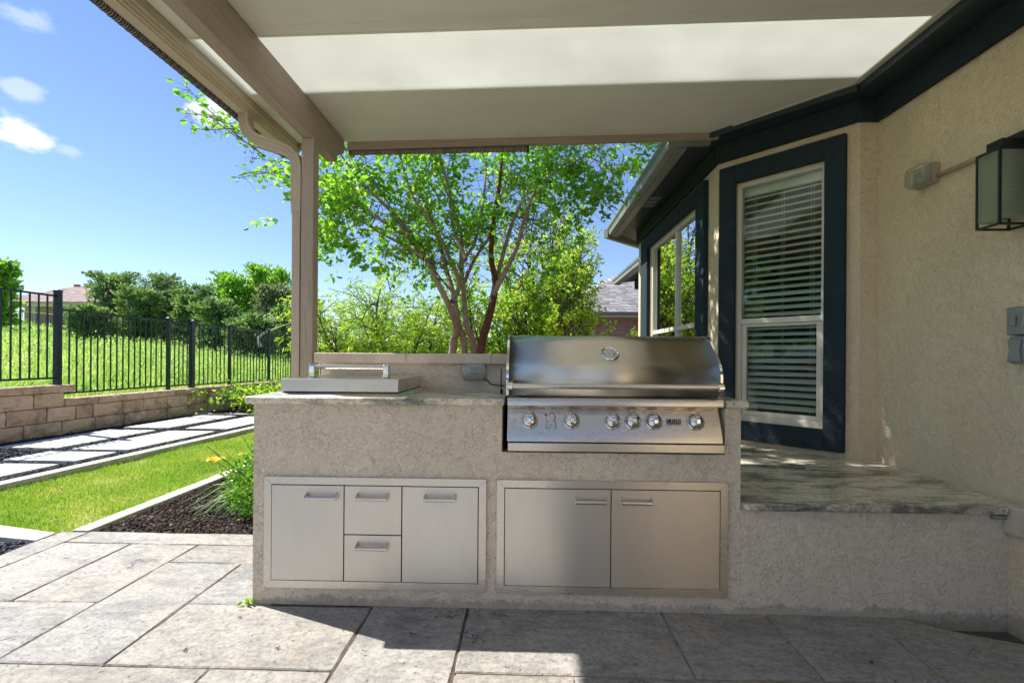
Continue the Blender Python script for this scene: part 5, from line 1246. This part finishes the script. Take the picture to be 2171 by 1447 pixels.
def bush(name, label, base, stems, H_, spreadx, spready, nst, leafmat, L, Wl, ntw, nleaf, tl=.5, droop=.0, upright=0.0, lean=0, bare=0, barkmat='bark_dark', r0=.05, cat_='tree', ysq=1):
    t = thing(name, label, cat_, base); B_ = Vector(base); sg = []; tb, td = [], []
    for i in range(nst):
        a = 2*math.pi*i/nst+random.uniform(-.4, .4); rad = random.uniform(.25, 1)
        tip = B_+Vector((math.cos(a)*spreadx*rad+lean, math.sin(a)*spready*rad, H_*random.uniform(.72, 1.0)*(1-.35*rad*(1-upright))))
        mid = B_+(tip-B_)*.35; mid.z = B_.z+(tip.z-B_.z)*(.28-.05*upright); mid += Vector((random.gauss(0, .08), random.gauss(0, .08), 0))
        m2 = B_+(tip-B_)*.7; m2.z = B_.z+(tip.z-B_.z)*.62; m2 += Vector((random.gauss(0, .10), random.gauss(0, .1), 0))
        q = cat([B_, mid, m2, tip], 5); sg.append((q, [r0*(1-.88*k/(len(q)-1)) for k in range(len(q))], 6))
        for k in range(4, len(q)):
            nb = 2
            for _ in range(nb):
                d = Vector((random.gauss(0, 1), random.gauss(0, 1), random.gauss(.45+upright, .5))).normalized(); l = H_*random.uniform(.12, .28)
                e = Vector(q[k])+d*l; md = Vector(q[k])+d*l*.5+Vector((random.gauss(0, .04), random.gauss(0, .04), .03)); s2 = [Vector(q[k]), md, e]
                sg.append((s2, [r0*.22, r0*.15, r0*.06], 4))
                if random.random() < bare: continue
                for _ in range(ntw):
                    w = random.random(); tb.append(Vector(q[k])+(e-Vector(q[k]))*(.25+.75*w)); td.append(d*.6+Vector((random.gauss(0, .8), random.gauss(0, .8), random.gauss(.2+upright, .5))))
    S_, LP, LD = twigs(tb, td, tl, nleaf, L, 3, .004, droop=droop)
    tubes(sg+S_[::2], 'trunk', barkmat, t)
    P_ = np.array([tuple(v) for v in LP]); D_ = np.array([tuple(v) for v in LD])
    V, F = leaves(P_, D_, rng.uniform(.7, 1.3, len(P_))*L, rng.uniform(.7, 1.3, len(P_))*Wl, droop*4)
    tag(raw('crown', V, F, leafmat, t), kind='stuff'); return t
bush('fruit_tree', 'spreading young tree with narrow yellow-green leaves left of the crape myrtle', (-2.55, 9.2, .0), None, 3.25, 1.75, 1.1, 15, 'leaf_peach', .10, .022, 4, 13, .34, .10)
bush('pear_tree', 'upright young tree with bright leaves and bare tips right of the crape myrtle', (-.1, 8.6, .0), None, 3.0, 1.15, .8, 13, 'leaf_pear', .055, .034, 4, 14, .30, .0, .5)
bush('twiggy_tree', 'sparse grey twiggy tree showing bare upright shoots against the sky', (.25, 9.6, .0), None, 3.7, .7, .5, 11, 'leaf_pear', .045, .028, 2, 4, .35, 0, 1.3, 0, .6)
bush('pear_tree', 'slim leafy tree whose pale green top reaches highest near the grill hood', (.75, 8.9, .0), None, 3.4, .42, .5, 8, 'leaf_pear', .055, .034, 4, 12, .26, 0, .9)
for i, (x, y, s, hh_, lab) in enumerate([(-3.6, 12.0, 1.3, 1.95, 'bright green hedge bush just right of the wooden post'), (-1.4, 12.4, 1.6, 1.9, 'leafy hedge bush behind the myrtle stems'), (.1, 12.2, 1.1, 1.95, 'leafy hedge bush beside the brick house')]):
    bush('hedge_bush', lab, (x, y, .2), None, hh_, s, .8, 10, 'leaf_pear' if i else 'leaf_peach', .085, .045, 2, 10, .4, .02, cat_='bush')
bush('yellow_shrub', 'yellow-green shrub at the corner of the brick house wall', (2.12, 8.9, .1), None, 1.52, .30, .4, 9, 'leaf_pear', .05, .03, 4, 14, .2, cat_='shrub', r0=.02)

# far junipers and trees on the hill
def far_tree(name, label, x, y, h, w, leafmat, L, n, kind='juniper', squat=.0):
    z0 = hz(x, y)-.05; t = thing(name, label, 'tree', (x, y, z0), 'trees beyond the meadow'); sg = []; tb, P_, D_ = [], [], []
    nst = 4 if kind == 'juniper' else 3
    tips = []
    for i in range(nst):
        a = 2*math.pi*i/nst+random.random(); top = Vector((x+math.cos(a)*w*.35, y+math.sin(a)*w*.3, z0+h*random.uniform(.75, .97))); q = cat([Vector((x, y, z0)), Vector((x, y, z0))+(top-Vector((x, y, z0)))*.5+Vector((random.gauss(0, .15), 0, 0)), top], 6)
        sg.append((q, [.13*h/4*(1-.85*k/(len(q)-1)) for k in range(len(q))], 6)); 
        for k in range(2, len(q)):
            f = k/(len(q)-1)
            for _ in range(5):
                a2 = random.uniform(0, 6.28); l = w*.75*(1.0-.62*f)*random.uniform(.45, 1.1); d = Vector((math.cos(a2), math.sin(a2), random.uniform(.05, .75) if kind == 'juniper' else random.uniform(.1, .9))).normalized()
                e = Vector(q[k])+d*l; sg.append(([Vector(q[k]), Vector(q[k])+d*l*.5+Vector((0, 0, -.05)), e], [.03, .02, .008], 4)); tips.append((Vector(q[k]), e))
        tips.append((Vector(q[-4]), Vector(q[-1])+Vector((0, 0, h*.06)))); tips.append((Vector(q[-3]), Vector(q[-1])+Vector((random.gauss(0, .2), 0, h*.03))))
    per = n//len(tips)
    for a, e in tips:
        k = rng.random((per, 1))**.7; ax_ = np.array(e-a); p = np.array(a)+ax_*(.25+.8*k); sg_ = (.20 if kind == 'juniper' else .30)*w/2
        p = p+rng.normal(0, 1, (per, 3))*np.array([sg_, sg_, sg_*.6])*(1.15-k*.8)
        P_.append(p); D_.append(ax_/np.linalg.norm(ax_)*1.2+rng.normal(0, .6, (per, 3))+np.array([0, 0, .35]))
    P_ = np.concatenate(P_); D_ = np.concatenate(D_)
    V, F = leaves(P_, D_, rng.uniform(.6, 1.4, len(P_))*L, rng.uniform(.6, 1.4, len(P_))*L*(.38 if kind == 'juniper' else .6))
    tubes(sg, 'trunk', 'bark_dark', t); tag(raw('crown', V, F, leafmat, t), kind='stuff')
FT = [('juniper_tree', 'tall dark juniper with spiky top just right of the far pink-roofed house', 238, 27, 4.2, 2.1, 'juniper'),
      ('juniper_tree', 'low dark juniper at the left end of the juniper row', 188, 24, 1.9, 1.3, 'juniper'),
      ('juniper_tree', 'dark juniper third along the row, lower than its two neighbours', 296, 25, 3.1, 1.7, 'juniper'),
      ('juniper_tree', 'tall dark juniper in the middle of the row above the gate', 352, 27, 4.0, 2.0, 'juniper'),
      ('juniper_tree', 'dark juniper behind the fence right of the gate', 408, 25, 3.2, 1.8, 'juniper'),
      ('juniper_tree', 'rounder juniper above the third fence post', 456, 23, 2.6, 1.6, 'juniper'),
      ('broadleaf_tree', 'bright green rounded broadleaf tree rising behind the junipers', 498, 31, 4.7, 2.4, 'far_broadleaf'),
      ('broadleaf_tree', 'tallest green tree beside the downspout', 566, 33, 5.8, 2.6, 'far_broadleaf'),
      ('oak_tree', 'pale grey-green oak just left of the downspout', 585, 25, 3.7, 1.8, 'oak_far'),
      ('juniper_tree', 'low bushy juniper at the right end of the row', 530, 21, 2.1, 1.5, 'juniper'),
      ('juniper_tree', 'juniper partly hidden by the wooden post', 625, 23, 2.9, 1.8, 'juniper'),
      ('broadleaf_tree', 'bright green tree at the left edge before the far house', -12, 26, 4.0, 1.5, 'far_broadleaf')]
for nm, lab, u, yy_, h_, w_, lm in FT:
    x = px(u, 700, yy_).x
    far_tree(nm, lab, x, yy_, h_, w_, lm, .17 if lm == 'juniper' else .21, 6500 if lm != 'juniper' else 7000, 'juniper' if lm == 'juniper' else 'round')
q = [px(u, v, 20.0) for u, v in ((552, 735), (548, 718), (556, 708), (575, 700), (600, 690), (618, 684))]
m = MB(); m.tube(cat(q, 4), [.07-.003*i for i in range(21)], 7); tag(m.build('fallen_branch', 'paver', smooth=True), 'pale curved bare branch in front of the junipers near the downspout', 'branch')

# trees along the meadow to the left of and behind the camera (seen mirrored in the panes and steel)
for i, (x, y, h_, w_, lab) in enumerate([(-19, 12, 4.6, 3, 'wide tree on the meadow left of the frame'), (-17, 5, 5.2, 3.2, 'tall tree on the meadow level with the patio'), (-15, -3, 5.4, 3.2, 'tall tree beyond the fence behind the patio')]):
    far_tree('broadleaf_tree', lab, x, y, h_, w_, 'juniper', .30, 3500, 'round')
# shrub and daylily in the flower bed
sh = thing('flowering_shrub', 'small glossy green shrub with pinkish blooms hugging the left side of the island', 'shrub', (-1.88, 3.75, -.04))
n = 6500; u = rng.normal(size=(n, 3)); u = norm(u)*(rng.random((n, 1))**.28); c = np.array([-1.86, 3.82, .20])
P_ = c+u*np.array([.44, .42, .31])+rng.normal(0, .02, (n, 3)); P_[:, 2] = np.maximum(P_[:, 2], -.01)
V, F = leaves(P_, u+rng.normal(0, .6, (n, 3))+np.array([0, 0, .4]), rng.uniform(.020, .036, n), rng.uniform(.014, .022, n))
raw('foliage', V, F, 'shrub', sh); sgs = []
for i in range(22):
    d = Vector((random.gauss(0, .3), random.gauss(0, .3), random.uniform(.35, .6))); sgs.append(([Vector((-1.86, 3.82, -.04)), Vector((-1.86, 3.82, -.04))+d*.6, Vector((-1.86, 3.82, -.04))+d*1.05], [.006, .004, .002], 4))
tubes(sgs, 'stem', 'bark_dark', sh)
dl = thing('daylily', 'daylily clump with arching strap leaves and one yellow bloom beside the shrub', 'flower plant', (-2.20, 4.0, -.04))
m = MB()
for i in range(85):
    a = random.gauss(math.pi*1.05, 1.1); L_ = random.uniform(.30, .60); b = Vector((-2.18+random.gauss(0, .05), 4.0+random.gauss(0, .05), -.03)); d = Vector((math.cos(a), math.sin(a)*.8, 0)); sd = Vector((-math.sin(a), math.cos(a), 0))
    up = random.uniform(.6, 1.5); pts = []
    for k in range(7):
        s = k/6; pts.append(b+d*L_*s*(.55+.45*s)+Vector((0, 0, L_*(up*s-1.15*up*s*s*random.uniform(.85, 1.0)))))
    for p in pts: p.z = max(p.z, -.025)
    V_ = []
    for k, p in enumerate(pts):
        w = .009*(1-(k/6)**2)+.0008; V_ += [p-sd*w, p+Vector((0, 0, -w*.5)), p+sd*w]
    m.add(V_, [(k*3+j, k*3+j+1, k*3+4+j, k*3+3+j) for k in range(6) for j in (0, 1)])
m.build('strap_leaves', 'daylily', dl, recalc=False)['kind'] = 'stuff'
def bloom(c, parent, s=1.0):
    m = MB(); c = Vector(c)
    for i in range(6):
        a = i*math.pi/3+.2; d = Vector((math.cos(a), math.sin(a), .0)); sd = Vector((-math.sin(a), math.cos(a), 0))
        P__ = [c, c+(d*.022+Vector((0, 0, .022)))*s, c+(d*.045+Vector((0, 0, .030)))*s, c+(d*.058+Vector((0, 0, .020)))*s]; ww = [.003, .015, .017, .003]; V_ = []
        for p, w in zip(P__, ww): V_ += [p-sd*w*s, p+sd*w*s]
        m.add(V_, [(0, 1, 3, 2), (2, 3, 5, 4), (4, 5, 7, 6)])
    m.build('bloom', 'petal', parent, smooth=True, recalc=False)
b1 = px(457, 977, 4.1); m = MB(); m.tube([(-2.18, 4.0, -.03), ((-2.18+b1.x)/2+.02, 4.05, .15), tuple(b1)], .0035, 6); m.build('flower_stalk', 'daylily', dl); bloom(b1-Vector((0, 0, .015)), dl, 1.45)
b2_ = px(515, 963, 4.15); m = MB(); m.tube([(-2.10, 4.05, -.03), (-2.1, 4.1, .15), tuple(b2_)], .0035, 6); m.build('flower_stalk', 'daylily', dl); bloom(b2_-Vector((0, 0, .01)), dl, .7)
for u_, v_ in ((446, 950), (478, 957), (500, 950)):
    b = px(u_, v_, 4.15); m = MB(); m.tube([(-2.17, 4.05, -.03), ((-2.17+b.x)/2+.01, 4.1, .16), tuple(b)], [.003, .0025, .0018], 5); m.build('flower_stalk', 'daylily', dl)

# ================================================================ NEIGHBOURS
nb = thing('brick_house', 'single storey brick house with grey shingle hip roof behind the trees', 'house', (3, 18, 0))
ex, ey, ez, p_ = .5, 17.5, 2.74, .55
MB().box(ex+.45, 12, 18.02, 24, 0, 2.62).build('wall', 'mortar', nb)
bme = bpy.data.meshes.new('brick'); mm = MB().box(0, .19, -.012, 0.03, 0, .058); bme.from_pydata(mm.v, [], mm.f); bme.materials.append(M['brick']); bme.update()
sme = bpy.data.meshes.new('brick'); mm = MB().box(0, .058, -.012, 0.03, 0, .19); sme.from_pydata(mm.v, [], mm.f); sme.materials.append(M['brick']); sme.update()
def brick(me, x, z):
    o = bpy.data.objects.new('brick', me); col.objects.link(o); o.parent = nb; WL[o] = Vector((x, 18.0, z)); o.location = WL[o]-WL[nb]
for i in range(46): brick(sme, 1.1+i*.069, 2.345)
for r in range(9):
    for i in range(16): brick(bme, 1.05+i*.2+(r % 2)*.1, 2.275-r*.068)
# shingle courses on the front and left slopes
def shingles(name, mat, parent, x0, x1, y0, z0, p, course, tab, hip, rows, depthdir=1):
    V_, F_ = [], []; k = 0
    for r in range(rows):
        a = r*course; xa = x0+a*hip; xb = x1-a*hip
        x = xa-random.uniform(0, tab)
        while x < xb:
            w = tab*random.uniform(.7, 1.3); l = max(x, xa); rr_ = min(x+w-.008, xb); x += w
            if rr_-l < .02: continue
            lift = random.uniform(.008, .028); b0 = y0+a*depthdir; b1 = y0+(a+course*1.25)*depthdir; za = z0+a*p; zb = z0+(a+course*1.25)*p
            V_ += [(l, b0, za+lift), (rr_, b0, za+lift), (rr_, b1, zb+.004), (l, b1, zb+.004), (l, b0, za-.02), (rr_, b0, za-.02)]
            F_ += [(k, k+1, k+2, k+3), (k+4, k+5, k+1, k)]; k += 6
    tag(raw(name, V_, F_, mat, parent), kind='stuff')
shingles('roof', 'shingle', nb, ex, 14, ey, ez+.03, p_, .13, .33, 1.0, 40)
m = MB(); m.add([(ex, ey, ez), (ex, ey+12, ez), (ex+6, ey+6, ez+3.3), (14, ey, ez), (14, ey+12, ez), (8, ey+6, ez+3.3)], [(0, 1, 2), (1, 4, 5, 2), (0, 2, 5, 3), (3, 5, 4)]); m.build('roof_deck', 'shingle', nb)
V_, F_ = [], []
for i in range(30):
    t = i*.2; c = Vector((ex+t, ey+t, ez+p_*t+.05)); d = Vector((1, 1, p_)).normalized(); sd = Vector((1, -1, 0)).normalized()*.13
    V_ += [c-sd-Vector((0, 0, .05)), c+Vector((0, 0, .03)), c+sd-Vector((0, 0, .05)), c-sd+d*.3-Vector((0, 0, .06)), c+d*.3+Vector((0, 0, .0)), c+sd+d*.3-Vector((0, 0, .06))]
    k = i*6; F_ += [(k, k+1, k+4, k+3), (k+1, k+2, k+5, k+4)]
tag(raw('hip_cap', [tuple(v) for v in V_], F_, 'shingle', nb), kind='stuff')
m = MB(); m.prism([(17.46, 2.79), (17.40, 2.79), (17.40, 2.755), (17.43, 2.70), (17.46, 2.68), (17.50, 2.68), (17.50, 2.79)], ex-.05, 14, lambda u, v, t: (t, u, v)); m.build('gutter', 'gutter_grey', nb)
MB().box(ex, 14, 17.52, 18.0, 2.62, 2.66).box(ex, 14, 17.505, 17.54, 2.60, 2.74).build('soffit', 'gutter', nb)

fh = thing('far_house', 'distant tan house with pinkish hip roof on the hill beyond the meadow', 'house', (-44, 48, 2.8))
m = MB(); m.box(-49.5, -40.3, 47.0, 56, 2.2, 5.75); m.build('wall', 'pink_wall', fh)
m = MB(); m.box(-50.8, -38.9, 44.9, 45.15, 5.55, 5.95).box(-50.8, -38.9, 45.15, 57, 5.7, 5.8); m.build('eave', 'cream_wall', fh)
E0 = (-51, 44.7, 5.95); E1 = (-38.7, 44.7, 5.95)
m = MB(); m.add([E0, E1, (-38.7, 57, 5.95), (-51, 57, 5.95), (-47.3, 50.8, 8.35), (-42.4, 50.8, 8.35)], [(0, 1, 5, 4), (1, 2, 5), (2, 3, 4, 5), (3, 0, 4)]); m.build('roof_deck', 'shingle_pink', fh)
shingles('roof', 'shingle_pink', fh, -51, -38.7, 44.7, 5.98, .394, .20, .6, .6, 30)
for x in (-47.6, -46.4, -45.2): MB().box(x, x+.5, 50.2, 50.5, 8.2, 8.42).build('roof_vent', 'brick', fh)
for x in (-46.9, -43.4, -41.6): MB().box(x, x+.35, 45.2, 45.55, 2.4, 5.55).build('porch_column', 'cream_wall', fh)
for x in (-44.9, -43.0):
    f_ = MB().box(x-.1, x+1.0, 46.93, 46.99, 3.3, 5.2).build('window', 'cream_wall', fh)
    for a, b in ((3.4, 4.2), (4.28, 5.1)): MB().box(x, x+.9, 46.88, 46.925, a, b).build('pane', 'dark_glass', f_)
# far dark fence
ff = thing('far_fence', 'distant black fence on the hill in front of the far house', 'fence', (-36, 34, 2.6))
m = MB(); V_ = []
for i in range(150):
    x = -46+i*.14; y = 36-.1*i*.14; z = hz(x, y); m.box(x, x+.025, y, y+.025, z+.1, z+1.35)
tag(m.build('picket', 'fence', ff, recalc=False), kind='stuff')
m = MB()
for zz in (.15, 1.33):
    a = Vector((-46, 36, hz(-46, 36)+zz)); b = Vector((-25, 33.9, hz(-25, 33.9)+zz)); m.tube([a, b], .03, 4)
m.build('rail', 'fence', ff)
